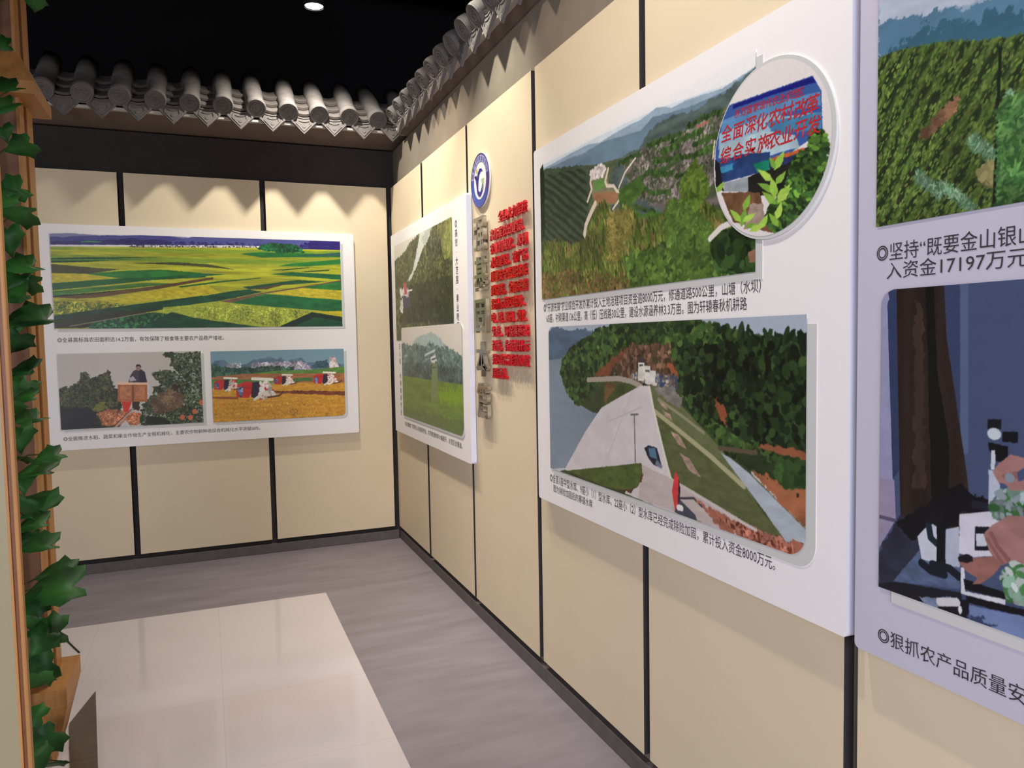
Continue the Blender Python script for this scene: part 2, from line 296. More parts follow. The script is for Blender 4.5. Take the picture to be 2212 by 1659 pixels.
  ('l',(176,166,150),0.01,[(0.359,1.016),(0.496,0.764)]),
  ('l',(120,40,30),0.005,[(0.343,1.009),(0.483,0.768)]),
  ('p',(196,196,196),0.01,0.12,(30,30),[(0.393,1.004),(0.437,0.907),(0.477,1.013)]),
  ('p',(206,206,216),0.003,0.12,(30,30),[(0.597,0.438),(0.621,0.44),(0.614,0.604),(0.593,0.623)]),
  ('p',(176,104,58),0.003,0.15,(30,30),[(0.397,0.424),(0.602,0.438),(0.597,0.675),(0.391,0.658)]),
  ('p',(190,122,80),0.002,0.2,(30,30),[(0.412,0.456),(0.488,0.461),(0.484,0.635),(0.408,0.628)]),
  ('p',(186,120,84),0.002,0.2,(30,30),[(0.517,0.463),(0.586,0.468),(0.581,0.642),(0.513,0.637)]),
  ('l',(110,70,40),0.008,[(0.502,0.442),(0.496,0.666)]),
  ('l',(236,196,166),0.02,[(0.397,0.412),(0.603,0.426)]),
  ('p',(66,58,66),0.003,0.15,(30,30),[(0.471,0.404),(0.489,0.308),(0.509,0.253),(0.538,0.229),(0.565,0.231),(0.59,0.273),(0.603,0.413)]),
  ('p',(38,34,56),0.003,0.15,(30,30),[(0.549,0.24),(0.59,0.273),(0.603,0.413),(0.545,0.404)]),
  ('p',(186,182,196),0.004,0.12,(30,30),[(0.48,0.348),(0.505,0.319),(0.529,0.382),(0.482,0.394)]),
  ('e',(150,120,112),0.545,0.209,0.018,0.043,0),
  ('p',(44,40,44),0.002,0.12,(30,30),[(0.526,0.203),(0.532,0.168),(0.551,0.162),(0.565,0.185),(0.565,0.21),(0.55,0.185)]),
 ],
 'harvest': [
  ('g',(120,158,172),(150,178,186)),
  ('p',(96,126,148),0.012,0.2,(24,20),[(-0.011,0.176),(0.049,0.126),(0.097,0.128),(0.139,0.195),(0.249,0.19),(0.305,0.139),(0.434,0.096),(0.467,0.136),(0.513,0.111),(0.546,0.162),(0.662,0.113),(0.701,0.181),(1.009,0.23),(1.006,0.4),(-0.014,0.334)]),
  ('d',240,0.018,[(200,196,202),(176,158,176),(186,170,178),(120,130,150),(150,144,162)],0.7,0,3.2,[(0.293,0.181),(0.575,0.174),(0.661,0.168),(0.735,0.249),(0.746,0.294),(0.291,0.267)]),
  ('d',60,0.02,[(230,206,200),(216,196,196)],0.7,0,3.2,[(0.891,0.123),(0.927,0.136),(0.954,0.284),(0.888,0.28)]),
  ('d',30,0.016,[(236,234,236)],0.4,0,3.2,[(0.118,0.183),(0.216,0.167),(0.214,0.252),(0.09,0.245)]),
  ('p',(60,92,84),0.015,0.25,(30,30),[(-0.011,0.186),(0.021,0.178),(0.073,0.244),(0.181,0.261),(0.248,0.222),(0.324,0.302),(0.234,0.35),(-0.014,0.355)]),
  ('d',200,0.022,[(40,72,60),(70,104,84),(52,84,66)],0.7,0,3.2,[(-0.006,0.208),(0.214,0.263),(0.46,0.234),(0.602,0.264),(0.601,0.319),(-0.009,0.335)]),
  ('p',(60,90,100),0.015,0.2,(30,30),[(0.735,0.271),(0.784,0.174),(0.866,0.167),(0.876,0.279)]),
  ('p',(96,140,60),0.004,0.2,(30,30),[(0.235,0.339),(0.458,0.299),(0.746,0.3),(1.009,0.264),(1.007,0.366),(0.571,0.35)]),
  ('p',(166,110,66),0.004,0.2,(20,40),[(-0.015,0.366),(0.235,0.329),(0.571,0.344),(1.007,0.366),(1.005,0.512),(-0.016,0.44)]),
  ('p',(86,136,60),0.004,0.2,(30,30),[(-0.015,0.398),(0.179,0.4),(0.456,0.43),(0.426,0.493),(0.177,0.497),(-0.018,0.514)]),
  ('p',(70,120,60),0.01,0.12,(30,30),[(0.599,0.418),(0.744,0.416),(0.743,0.472),(0.598,0.462)]),
  ('p',(212,156,50),0.003,0.14,(40,50),[(-0.018,0.525),(0.231,0.501),(0.626,0.48),(1.017,0.508),(1.007,1.114),(-0.028,1.013)]),
  ('r',(186,124,44),0.3,30,0,0.06,[(-0.022,0.694),(1.012,0.785),(1.007,1.114),(-0.028,1.013)]),
  ('d',500,0.014,[(196,140,48),(224,170,60),(180,124,44)],0.3,0,3.2,[(-0.016,0.695),(1.007,0.716),(1.001,1.09),(-0.022,0.992)]),
  ('p',(120,60,34),0.01,0.3,(30,30),[(0.442,0.593),(0.624,0.596),(1.009,0.637),(1.008,0.699),(0.566,0.636),(0.441,0.615)]),
  ('p',(150,86,40),0.006,0.12,(30,30),[(-0.015,0.637),(0.185,0.653),(0.184,0.691),(-0.015,0.658)]),
  ('l',(242,240,226),0.022,[(0.294,0.403),(0.439,0.423)]),
  ('p',(200,44,38),0.006,0.15,(30,30),[(0.171,0.496),(0.238,0.437),(0.293,0.451),(0.297,0.56),(0.261,0.676),(0.174,0.658)]),
  ('p',(44,34,48),0.006,0.2,(30,30),[(0.293,0.451),(0.343,0.444),(0.352,0.596),(0.316,0.681),(0.278,0.666)]),
  ('d',60,0.028,[(244,238,226),(230,222,210),(206,52,46),(240,232,224)],0.6,0,3.2,[(0.354,0.456),(0.41,0.459),(0.447,0.582),(0.463,0.649),(0.338,0.704)]),
  ('d',10,0.03,[(120,150,190),(70,90,140)],0.6,0,3.2,[(0.187,0.53),(0.22,0.532),(0.207,0.65)]),
  ('l',(90,60,40),0.012,[(0.406,0.677),(0.486,0.662),(0.521,0.61)]),
  ('l',(230,222,206),0.02,[(0.305,0.701),(0.379,0.599)]),
  ('l',(242,240,226),0.01364,[(0.091,0.378),(0.178,0.39)]),
  ('p',(200,44,38),0.006,0.15,(30,30),[(0.016,0.435),(0.057,0.398),(0.09,0.407),(0.092,0.474),(0.071,0.545),(0.017,0.534)]),
  ('p',(44,34,48),0.006,0.2,(30,30),[(0.09,0.407),(0.12,0.403),(0.125,0.496),(0.104,0.547),(0.081,0.539)]),
  ('d',42,0.01736,[(244,238,226),(230,222,210),(206,52,46),(240,232,224)],0.6,0,3.2,[(0.127,0.41),(0.161,0.412),(0.183,0.487),(0.192,0.528),(0.117,0.562)]),
  ('d',10,0.0186,[(120,150,190),(70,90,140)],0.6,0,3.2,[(0.026,0.456),(0.046,0.457),(0.038,0.529)]),
  ('l',(90,60,40),0.00744,[(0.158,0.545),(0.206,0.535),(0.227,0.503)]),
  ('l',(230,222,206),0.0124,[(0.097,0.56),(0.142,0.497)]),
  ('l',(242,240,226),0.011,[(0.517,0.36),(0.591,0.37)]),
  ('p',(200,44,38),0.006,0.15,(30,30),[(0.453,0.408),(0.488,0.377),(0.516,0.385),(0.518,0.44),(0.5,0.499),(0.455,0.49)]),
  ('p',(44,34,48),0.006,0.2,(30,30),[(0.516,0.385),(0.542,0.381),(0.546,0.458),(0.528,0.501),(0.509,0.494)]),
  ('d',37,0.014,[(244,238,226),(230,222,210),(206,52,46),(240,232,224)],0.6,0,3.2,[(0.548,0.387),(0.576,0.389),(0.595,0.45),(0.603,0.484),(0.54,0.512)]),
  ('d',10,0.015,[(120,150,190),(70,90,140)],0.6,0,3.2,[(0.462,0.425),(0.479,0.426),(0.472,0.486)]),
  ('l',(90,60,40),0.006,[(0.574,0.498),(0.615,0.49),(0.633,0.464)]),
  ('l',(230,222,206),0.01,[(0.523,0.511),(0.561,0.459)]),
  ('l',(242,240,226),0.013199999999999998,[(0.834,0.343),(0.926,0.355)]),
  ('p',(200,44,38),0.006,0.15,(30,30),[(0.755,0.401),(0.798,0.364),(0.833,0.373),(0.836,0.44),(0.813,0.512),(0.757,0.502)]),
  ('p',(44,34,48),0.006,0.2,(30,30),[(0.833,0.373),(0.865,0.368),(0.871,0.463),(0.849,0.515),(0.824,0.506)]),
  ('d',41,0.0168,[(244,238,226),(230,222,210),(206,52,46),(240,232,224)],0.6,0,3.2,[(0.872,0.375),(0.908,0.378),(0.932,0.453),(0.942,0.494),(0.863,0.529)]),
  ('d',10,0.018,[(120,150,190),(70,90,140)],0.6,0,3.2,[(0.765,0.422),(0.786,0.423),(0.778,0.496)]),
  ('l',(90,60,40),0.0072,[(0.906,0.512),(0.956,0.502),(0.979,0.47)]),
  ('l',(230,222,206),0.012,[(0.841,0.528),(0.889,0.464)]),
 ],
 'hills': [
  ('g',(240,240,240),(206,222,228)),
  ('p',(214,226,234),0.004,0.03,(30,30),[(-0.054,0.017),(0.375,0.02),(0.657,0.037),(1.005,0.115),(1.006,0.421),(-0.056,0.154)]),
  ('p',(150,172,190),0.004,0.08,(30,30),[(-0.018,0.046),(0.268,0.036),(0.323,0.038),(0.383,0.063),(0.488,0.051),(0.59,0.052),(0.657,0.031),(0.695,0.051),(0.719,0.073),(0.778,0.072),(0.899,0.102),(1.005,0.077),(1.006,0.421),(-0.02,0.17)]),
  ('p',(108,134,152),0.006,0.1,(16,14),[(-0.018,0.058),(0.209,0.066),(0.295,0.079),(0.392,0.068),(0.488,0.087),(0.59,0.113),(0.644,0.07),(0.701,0.091),(0.778,0.11),(0.833,0.117),(0.909,0.121),(1.005,0.077),(1.006,0.49),(-0.021,0.238)]),
  ('p',(86,98,66),0.006,0.2,(30,30),[(0.169,0.107),(0.373,0.192),(0.487,0.214),(1.006,0.421),(1.006,1.185),(-0.023,1.089),(-0.012,0.401)]),
  ('p',(84,100,96),0.01,0.25,(26,26),[(0.439,0.291),(0.487,0.214),(0.582,0.212),(0.63,0.129),(0.719,0.115),(0.811,0.148),(0.874,0.124),(0.914,0.125),(1.005,0.077),(1.006,0.905),(0.435,0.751)]),
  ('p',(118,108,108),0.01,0.2,(20,30),[(0.51,0.226),(0.63,0.213),(0.777,0.243),(0.923,0.216),(1.005,0.217),(1.006,0.766),(0.717,0.63),(0.573,0.488),(0.516,0.319)]),
  ('r',(58,78,44),0.75,22,-0.16,0.25,[(0.517,0.23),(0.63,0.213),(0.777,0.243),(0.923,0.216),(1.005,0.203),(1.006,0.738),(0.717,0.614),(0.587,0.494),(0.516,0.319)]),
  ('d',560,0.013,[(72,92,54),(92,92,76),(128,118,114),(140,130,128)],0.5,-0.3,3.2,[(0.532,0.255),(0.643,0.213),(0.778,0.227),(0.909,0.206),(0.909,0.511),(0.777,0.589),(0.587,0.494)]),
  ('l',(66,88,52),0.009,[(0.581,0.382),(0.629,0.368),(0.694,0.381),(0.769,0.356)]),
  ('d',9,0.013,[(70,100,46),(48,74,36)],0.6,0,3.2,[(0.581,0.369),(0.629,0.356),(0.694,0.37),(0.694,0.393),(0.629,0.38),(0.581,0.394)]),
  ('l',(66,88,52),0.009,[(0.643,0.315),(0.688,0.333),(0.745,0.343)]),
  ('d',9,0.013,[(70,100,46),(48,74,36)],0.6,0,3.2,[(0.643,0.303),(0.688,0.321),(0.745,0.332),(0.745,0.354),(0.688,0.344),(0.643,0.327)]),
  ('l',(66,88,52),0.009,[(0.675,0.277),(0.713,0.285),(0.751,0.289)]),
  ('d',9,0.013,[(70,100,46),(48,74,36)],0.6,0,3.2,[(0.675,0.265),(0.713,0.274),(0.751,0.278),(0.751,0.3),(0.712,0.296),(0.675,0.288)]),
  ('l',(66,88,52),0.009,[(0.612,0.359),(0.655,0.392),(0.721,0.42)]),
  ('d',9,0.013,[(70,100,46),(48,74,36)],0.6,0,3.2,[(0.612,0.347),(0.655,0.38),(0.721,0.408),(0.721,0.431),(0.655,0.403),(0.612,0.371)]),
  ('l',(66,88,52),0.009,[(0.581,0.423),(0.642,0.487),(0.712,0.509)]),
  ('d',9,0.013,[(70,100,46),(48,74,36)],0.6,0,3.2,[(0.581,0.41),(0.642,0.475),(0.712,0.497),(0.712,0.52),(0.642,0.499),(0.581,0.435)]),
  ('l',(66,88,52),0.009,[(0.527,0.419),(0.556,0.392),(0.592,0.387)]),
  ('d',9,0.013,[(70,100,46),(48,74,36)],0.6,0,3.2,[(0.527,0.406),(0.556,0.38),(0.592,0.374),(0.592,0.399),(0.556,0.404),(0.527,0.431)]),
  ('l',(66,88,52),0.009,[(0.515,0.486),(0.573,0.54),(0.648,0.595)]),
  ('d',9,0.013,[(70,100,46),(48,74,36)],0.6,0,3.2,[(0.515,0.473),(0.573,0.528),(0.648,0.583),(0.648,0.607),(0.573,0.553),(0.515,0.499)]),
  ('l',(66,88,52),0.009,[(0.719,0.256),(0.777,0.263),(0.832,0.261)]),
  ('d',9,0.013,[(70,100,46),(48,74,36)],0.6,0,3.2,[(0.719,0.245),(0.777,0.252),(0.833,0.25),(0.832,0.272),(0.777,0.273),(0.719,0.267)]),
  ('l',(66,88,52),0.009,[(0.8,0.311),(0.843,0.313),(0.894,0.306)]),
  ('d',9,0.013,[(70,100,46),(48,74,36)],0.6,0,3.2,[(0.8,0.3),(0.843,0.302),(0.894,0.296),(0.894,0.316),(0.843,0.323),(0.8,0.321)]),
  ('l',(66,88,52),0.009,[(0.754,0.356),(0.811,0.371),(0.864,0.355)]),
  ('d',9,0.013,[(70,100,46),(48,74,36)],0.6,0,3.2,[(0.754,0.345),(0.811,0.36),(0.864,0.344),(0.864,0.365),(0.811,0.381),(0.754,0.367)]),
  ('l',(66,88,52),0.009,[(0.822,0.361),(0.874,0.364),(0.904,0.356)]),
  ('d',9,0.013,[(70,100,46),(48,74,36)],0.6,0,3.2,[(0.822,0.351),(0.874,0.354),(0.904,0.345),(0.904,0.366),(0.874,0.375),(0.822,0.372)]),
  ('l',(66,88,52),0.009,[(0.778,0.212),(0.833,0.2),(0.899,0.207)]),
  ('d',9,0.013,[(70,100,46),(48,74,36)],0.6,0,3.2,[(0.778,0.201),(0.833,0.19),(0.899,0.197),(0.899,0.217),(0.833,0.211),(0.778,0.223)]),
  ('l',(66,88,52),0.009,[(0.487,0.241),(0.546,0.236),(0.589,0.251)]),
  ('d',9,0.013,[(70,100,46),(48,74,36)],0.6,0,3.2,[(0.487,0.228),(0.546,0.224),(0.589,0.239),(0.589,0.263),(0.546,0.249),(0.487,0.254)]),
  ('l',(66,88,52),0.009,[(0.617,0.214),(0.682,0.218),(0.754,0.229)]),
  ('d',9,0.013,[(70,100,46),(48,74,36)],0.6,0,3.2,[(0.617,0.202),(0.682,0.207),(0.755,0.218),(0.754,0.24),(0.682,0.23),(0.616,0.226)]),
  ('l',(66,88,52),0.009,[(0.736,0.443),(0.788,0.452),(0.838,0.446)]),
  ('d',9,0.013,[(70,100,46),(48,74,36)],0.6,0,3.2,[(0.736,0.432),(0.788,0.441),(0.838,0.435),(0.837,0.457),(0.788,0.463),(0.736,0.454)]),
  ('p',(176,112,96),0.006,0.12,(30,30),[(0.811,0.225),(0.854,0.221),(0.854,0.236),(0.816,0.236)]),
  ('p',(66,82,62),0.008,0.2,(24,24),[(-0.018,0.058),(0.051,0.059),(0.312,0.16),(0.347,0.198),(0.328,0.404),(0.289,0.661),(-0.016,0.652)]),
  ('r',(36,50,36),0.8,44,0.5,0.3,[(-0.007,0.086),(0.303,0.175),(0.319,0.401),(0.289,0.65),(-0.015,0.629)]),
  ('p',(24,36,26),0.01,0.2,(30,30),[(-0.006,0.03),(0.02,-0.002),(0.033,0.083),(0.033,0.53),(-0.015,0.572)]),
  ('p',(130,130,96),0.006,0.2,(30,30),[(0.338,0.222),(0.382,0.196),(0.423,0.236),(0.431,0.334),(0.485,0.396),(0.5,0.43),(0.469,0.481),(0.354,0.444),(0.333,0.328)]),
  ('p',(100,146,72),0.004,0.12,(30,30),[(0.351,0.287),(0.406,0.294),(0.414,0.354),(0.355,0.347)]),
  ('p',(160,118,84),0.006,0.12,(30,30),[(0.346,0.363),(0.485,0.405),(0.469,0.472),(0.354,0.435)]),
  ('d',40,0.014,[(226,220,214),(190,180,180)],0.6,0,3.2,[(0.33,0.218),(0.39,0.2),(0.423,0.236),(0.398,0.28),(0.338,0.261)]),
  ('l',(226,214,192),0.008,[(0.34,0.233),(0.331,0.287),(0.339,0.331),(0.314,0.399)]),
  ('l',(226,214,192),0.016,[(0.358,0.432),(0.327,0.493),(0.304,0.545),(0.294,0.602),(0.307,0.646)]),
  ('l',(226,214,192),0.008,[(0.43,0.249),(0.414,0.317),(0.422,0.349),(0.458,0.365),(0.474,0.404),(0.504,0.418)]),
  ('l',(226,214,192),0.006,[(0.497,0.428),(0.481,0.467),(0.453,0.503)]),
  ('l',(226,214,192),0.005,[(0.564,0.255),(0.516,0.31),(0.497,0.355),(0.484,0.386)]),
  ('l',(226,214,192),0.004,[(0.874,0.338),(0.869,0.417)]),
  ('p',(70,104,44),0.014,0.3,(30,30),[(0.485,0.396),(0.588,0.372),(0.602,0.448),(0.545,0.511),(0.587,0.581),(0.693,0.604),(0.693,0.654),(0.484,0.579)]),
  ('p',(92,108,48),0.018,0.35,(30,30),[(-0.015,0.583),(0.11,0.597),(0.202,0.646),(0.289,0.65),(0.353,0.513),(0.38,0.445),(0.421,0.443),(0.453,0.549),(0.515,0.509),(0.587,0.616),(0.686,0.635),(0.705,0.56),(0.748,0.577),(0.782,0.654),(0.794,0.533),(0.858,0.645),(0.923,0.736),(1.006,0.766),(1.006,1.185),(-0.023,1.089)]),
  ('d',1500,0.022,[(84,108,40),(110,122,52),(64,86,34),(134,134,68),(92,116,44),(120,104,64)],0.3,1.3,0.5,[(-0.015,0.583),(0.11,0.597),(0.202,0.646),(0.289,0.65),(0.353,0.513),(0.38,0.445),(0.421,0.443),(0.453,0.549),(0.515,0.509),(0.587,0.616),(0.686,0.635),(0.705,0.56),(0.748,0.577),(0.782,0.654),(0.794,0.533),(0.858,0.645),(0.923,0.736),(1.006,0.766),(1.006,1.185),(-0.023,1.089)]),
  ('d',150,0.02,[(118,92,58),(128,104,68),(98,92,50)],0.5,0,3.2,[(-0.019,0.858),(0.006,0.794),(0.277,0.841),(0.549,0.934),(0.556,1.071),(-0.022,1.02)]),
  ('d',420,0.022,[(86,118,48),(64,92,40),(100,130,58)],0.5,0,3.2,[(0.513,0.808),(0.692,0.787),(0.858,0.888),(0.993,0.958),(0.993,1.014),(0.541,1.033)]),
  ('d',300,0.03,[(90,118,44),(76,102,40),(106,130,54)],0.3,1.2,3.2,[(0.762,0.487),(0.805,0.414),(0.827,0.471),(0.853,0.56),(0.827,0.594),(0.799,0.653),(0.759,0.566)]),
  ('d',340,0.026,[(84,112,48),(68,92,42)],0.3,1.4,3.2,[(0.68,0.674),(0.718,0.565),(0.753,0.595),(0.821,0.669),(0.863,0.775),(0.842,0.999),(0.752,0.982)]),
  ('d',120,0.026,[(150,140,76),(128,122,60)],0.2,1.3,3.2,[(0.421,0.518),(0.544,0.538),(0.558,0.606),(0.482,0.819),(0.418,0.804)]),
  ('d',200,0.034,[(40,66,30),(58,88,44),(30,50,26)],0.7,0,3.2,[(0.874,0.831),(0.933,0.798),(1.002,0.841),(1.002,0.988),(0.884,0.947)]),
  ('p',(150,110,86),0.01,0.12,(30,30),[(0.979,0.898),(1.002,0.89),(1.002,0.953),(0.984,0.948)]),
  ('l',(226,222,214),0.012,[(0.928,0.751),(0.894,0.763),(0.858,0.806)]),
 ],
 'oval': [
  ('g',(228,222,220),(228,222,220)),
  ('p',(58,92,158),0.001,0.05,(30,30),[(0.011,0.143),(0.188,0.142),(0.86,0.185),(0.925,0.286),(0.935,0.499),(0.479,0.615),(0.082,0.614),(0.01,0.472)]),
  ('p',(28,30,120),0.006,0.1,(8,8),[(0.188,0.149),(0.856,0.189),(0.886,0.228),(0.577,0.197),(0.188,0.174)]),
  ('p',(92,142,188),0.006,0.12,(7,9),[(0.077,0.22),(0.374,0.216),(0.916,0.286),(0.921,0.359),(0.673,0.327),(0.065,0.291)]),
  ('p',(150,180,200),0.008,0.15,(8,10),[(0.053,0.292),(0.374,0.3),(0.578,0.3),(0.635,0.343),(0.926,0.397),(0.926,0.428),(0.578,0.394),(0.375,0.397),(0.041,0.389)]),
  ('p',(170,196,206),0.008,0.15,(8,8),[(0.059,0.364),(0.478,0.382),(0.73,0.472),(0.766,0.546),(0.519,0.535),(0.041,0.449)]),
  ('p',(70,130,170),0.008,0.2,(8,12),[(0.478,0.334),(0.93,0.399),(0.927,0.484),(0.578,0.434)]),
  ('p',(42,68,118),0.008,0.35,(12,12),[(0.047,0.465),(0.266,0.47),(0.529,0.517),(0.52,0.623),(0.082,0.606)]),
  ('p',(60,140,180),0.01,0.2,(30,30),[(0.053,0.503),(0.188,0.51),(0.188,0.547),(0.065,0.551)]),
  ('p',(40,52,92),0.006,0.2,(30,30),[(0.519,0.555),(0.855,0.56),(0.931,0.535),(0.928,0.609),(0.52,0.623)]),
  ('p',(24,130,100),0.008,0.2,(30,30),[(0.375,0.551),(0.519,0.562),(0.52,0.623),(0.417,0.616)]),
  ('p',(190,100,52),0.008,0.15,(30,30),[(0.519,0.555),(0.712,0.552),(0.855,0.56),(0.838,0.575),(0.712,0.579),(0.529,0.571)]),
  ('p',(30,28,36),0.01,0.2,(30,30),[(0.01,0.442),(0.053,0.481),(0.082,0.614),(0.094,0.668),(0.01,0.622)]),
  ('p',(150,160,164),0.003,0.1,(30,30),[(0.094,0.616),(0.343,0.622),(0.332,0.712),(0.094,0.668)]),
  ('p',(34,34,30),0.008,0.3,(30,30),[(0.332,0.62),(0.5,0.619),(0.767,0.61),(0.768,0.831),(0.332,0.726)]),
  ('p',(112,80,56),0.008,0.25,(14,14),[(0.07,0.671),(0.311,0.708),(0.439,0.738),(0.48,0.884),(0.581,1.001),(0.188,0.875)]),
  ('p',(160,140,128),0.02,0.15,(30,30),[(0.354,0.786),(0.459,0.804),(0.48,0.891),(0.376,0.945),(0.289,0.933)]),
  ('p',(48,72,34),0.012,0.3,(18,18),[(0.721,0.6),(0.838,0.563),(0.854,0.484),(0.939,0.5),(0.973,0.552),(0.966,0.679),(0.9,0.822),(0.769,0.928),(0.581,1.001),(0.48,0.918),(0.521,0.842),(0.657,0.771)]),
  ('d',360,0.05,[(70,108,44),(44,70,34),(92,134,52),(34,52,28),(60,96,50)],0.5,0.6,0.8,[(0.721,0.6),(0.838,0.563),(0.854,0.484),(0.939,0.5),(0.973,0.552),(0.966,0.679),(0.9,0.822),(0.769,0.928),(0.581,1.001),(0.48,0.918),(0.521,0.842),(0.657,0.771)]),
  ('p',(156,200,80),0.002,0.08,(30,30),[(0.56,0.632),(0.616,0.62),(0.638,0.59),(0.642,0.537),(0.588,0.562),(0.553,0.585)]),
  ('p',(176,212,92),0.002,0.08,(30,30),[(0.55,0.691),(0.528,0.648),(0.485,0.62),(0.411,0.592),(0.453,0.642),(0.489,0.676)]),
  ('p',(136,182,70),0.002,0.08,(30,30),[(0.57,0.715),(0.619,0.712),(0.643,0.693),(0.659,0.654),(0.609,0.667),(0.575,0.68)]),
  ('p',(120,170,66),0.002,0.08,(30,30),[(0.57,0.755),(0.538,0.715),(0.49,0.693),(0.414,0.676),(0.467,0.721),(0.51,0.749)]),
  ('p',(156,200,80),0.002,0.08,(30,30),[(0.57,0.796),(0.595,0.758),(0.581,0.718),(0.536,0.663),(0.525,0.715),(0.525,0.754)]),
  ('p',(176,212,92),0.002,0.08,(30,30),[(0.59,0.826),(0.652,0.817),(0.679,0.787),(0.693,0.733),(0.631,0.756),(0.59,0.779)]),
  ('p',(136,182,70),0.002,0.08,(30,30),[(0.58,0.832),(0.564,0.789),(0.525,0.76),(0.454,0.731),(0.49,0.78),(0.521,0.814)]),
  ('p',(120,170,66),0.002,0.08,(30,30),[(0.569,0.627),(0.575,0.6),(0.558,0.575),(0.519,0.542),(0.525,0.578),(0.534,0.604)]),
  ('p',(156,200,80),0.002,0.08,(30,30),[(0.59,0.772),(0.637,0.786),(0.673,0.78),(0.712,0.759),(0.657,0.751),(0.617,0.75)]),
  ('p',(176,212,92),0.002,0.08,(30,30),[(0.581,0.92),(0.621,0.9),(0.631,0.87),(0.622,0.822),(0.585,0.854),(0.564,0.88)]),
  ('p',(136,182,70),0.002,0.08,(30,30),[(0.6,0.963),(0.597,0.927),(0.568,0.899),(0.512,0.867),(0.532,0.912),(0.552,0.943)]),
  ('p',(120,170,66),0.002,0.08,(30,30),[(0.267,0.916),(0.314,0.892),(0.323,0.857),(0.308,0.803),(0.267,0.84),(0.244,0.871)]),
  ('p',(156,200,80),0.002,0.08,(30,30),[(0.267,0.887),(0.257,0.848),(0.221,0.819),(0.153,0.788),(0.182,0.835),(0.209,0.868)]),
  ('p',(176,212,92),0.002,0.08,(30,30),[(0.278,0.889),(0.332,0.895),(0.368,0.882),(0.403,0.851),(0.342,0.853),(0.3,0.859)]),
  ('p',(136,182,70),0.002,0.08,(30,30),[(0.289,0.818),(0.336,0.803),(0.35,0.775),(0.348,0.729),(0.304,0.756),(0.277,0.779)]),
  ('p',(120,170,66),0.002,0.08,(30,30),[(0.3,0.921),(0.343,0.938),(0.381,0.936),(0.426,0.922),(0.373,0.91),(0.334,0.904)]),
  ('p',(156,200,80),0.002,0.08,(30,30),[(0.439,0.954),(0.486,0.942),(0.504,0.916),(0.509,0.872),(0.463,0.896),(0.434,0.916)]),
  ('p',(176,212,92),0.002,0.08,(30,30),[(0.344,0.955),(0.404,0.966),(0.447,0.954),(0.491,0.922),(0.422,0.921),(0.373,0.924)]),
  ('p',(136,182,70),0.002,0.08,(30,30),[(0.022,0.662),(0.069,0.657),(0.09,0.638),(0.1,0.602),(0.053,0.616),(0.022,0.63)]),
 ],
 'dam': [
  ('g',(170,182,196),(190,200,206)),
  ('p',(120,146,170),0.006,0.1,(30,30),[(-0.028,0.025),(0.145,0.031),(0.285,0.042),(0.367,0.288),(-0.033,0.323)]),
  ('p',(84,104,128),0.01,0.2,(16,14),[(-0.028,0.025),(0.051,0.005),(0.135,0.031),(0.184,0.022),(0.276,0.042),(0.266,0.13),(0.059,0.235),(-0.032,0.251)]),
  ('p',(128,142,156),0.004,0.08,(6,10),[(-0.031,0.239),(0.08,0.222),(0.099,0.402),(0.198,0.52),(0.324,0.455),(0.307,0.541),(0.164,0.926),(-0.043,1.028)]),
  ('p',(100,112,110),0.01,0.15,(30,30),[(0.068,0.337),(0.198,0.476),(0.324,0.455),(0.298,0.553),(0.216,0.56),(0.119,0.467)]),
  ('p',(60,72,44),0.004,0.2,(30,30),[(0.14,0.442),(0.326,0.292),(0.551,0.182),(1.006,0.132),(1.009,1.05),(0.547,1.097),(0.026,1.025),(0.092,0.976),(0.177,0.634)]),
  ('p',(128,142,156),0.004,0.08,(6,10),[(-0.031,0.239),(0.08,0.222),(0.099,0.402),(0.188,0.511),(0.262,0.55),(0.307,0.541),(0.164,0.926),(-0.043,1.028)]),
  ('p',(48,70,38),0.014,0.3,(30,24),[(0.079,0.313),(0.091,0.222),(0.143,0.153),(0.202,0.109),(0.294,0.037),(0.424,0.004),(0.498,-0.01),(0.552,-0.02),(0.646,-0.021),(0.72,0.014),(0.793,0.042),(0.854,0.082),(0.899,0.097),(1.006,0.092),(1.008,0.679),(0.921,0.694),(0.782,0.616),(0.674,0.447),(0.639,0.299),(0.481,0.344),(0.291,0.336),(0.264,0.381),(0.178,0.524),(0.119,0.445)]),
  ('d',1500,0.018,[(60,88,42),(36,54,30),(76,100,48),(28,44,26),(52,78,40)],0.8,0,0.6,[(0.079,0.313),(0.091,0.222),(0.143,0.153),(0.202,0.109),(0.294,0.037),(0.424,0.004),(0.498,-0.01),(0.552,-0.02),(0.646,-0.021),(0.72,0.014),(0.793,0.042),(0.854,0.082),(0.899,0.097),(1.006,0.092),(1.008,0.679),(0.921,0.694),(0.782,0.616),(0.674,0.447),(0.639,0.299),(0.481,0.344),(0.291,0.336),(0.264,0.381),(0.178,0.524),(0.119,0.445)]),
  ('p',(26,36,24),0.03,0.35,(20,18),[(0.64,0.205),(0.831,0.157),(1.006,0.139),(1.008,0.57),(0.877,0.563),(0.757,0.447),(0.663,0.398)]),
  ('d',700,0.02,[(38,58,32),(24,36,22),(50,72,36),(20,28,18)],0.8,0,3.2,[(0.652,0.162),(0.877,0.097),(1.002,0.126),(1.004,0.558),(0.855,0.547),(0.674,0.396)]),
  ('d',60,0.03,[(34,52,32),(44,64,40)],0.35,1.55,3.2,[(0.409,0.003),(0.454,-0.013),(1.006,0.092),(1.006,0.112),(0.675,0.027)]),
  ('p',(120,72,50),0.015,0.25,(30,30),[(0.265,0.329),(0.326,0.241),(0.408,0.158),(0.453,0.119),(0.453,0.186),(0.359,0.289),(0.342,0.331)]),
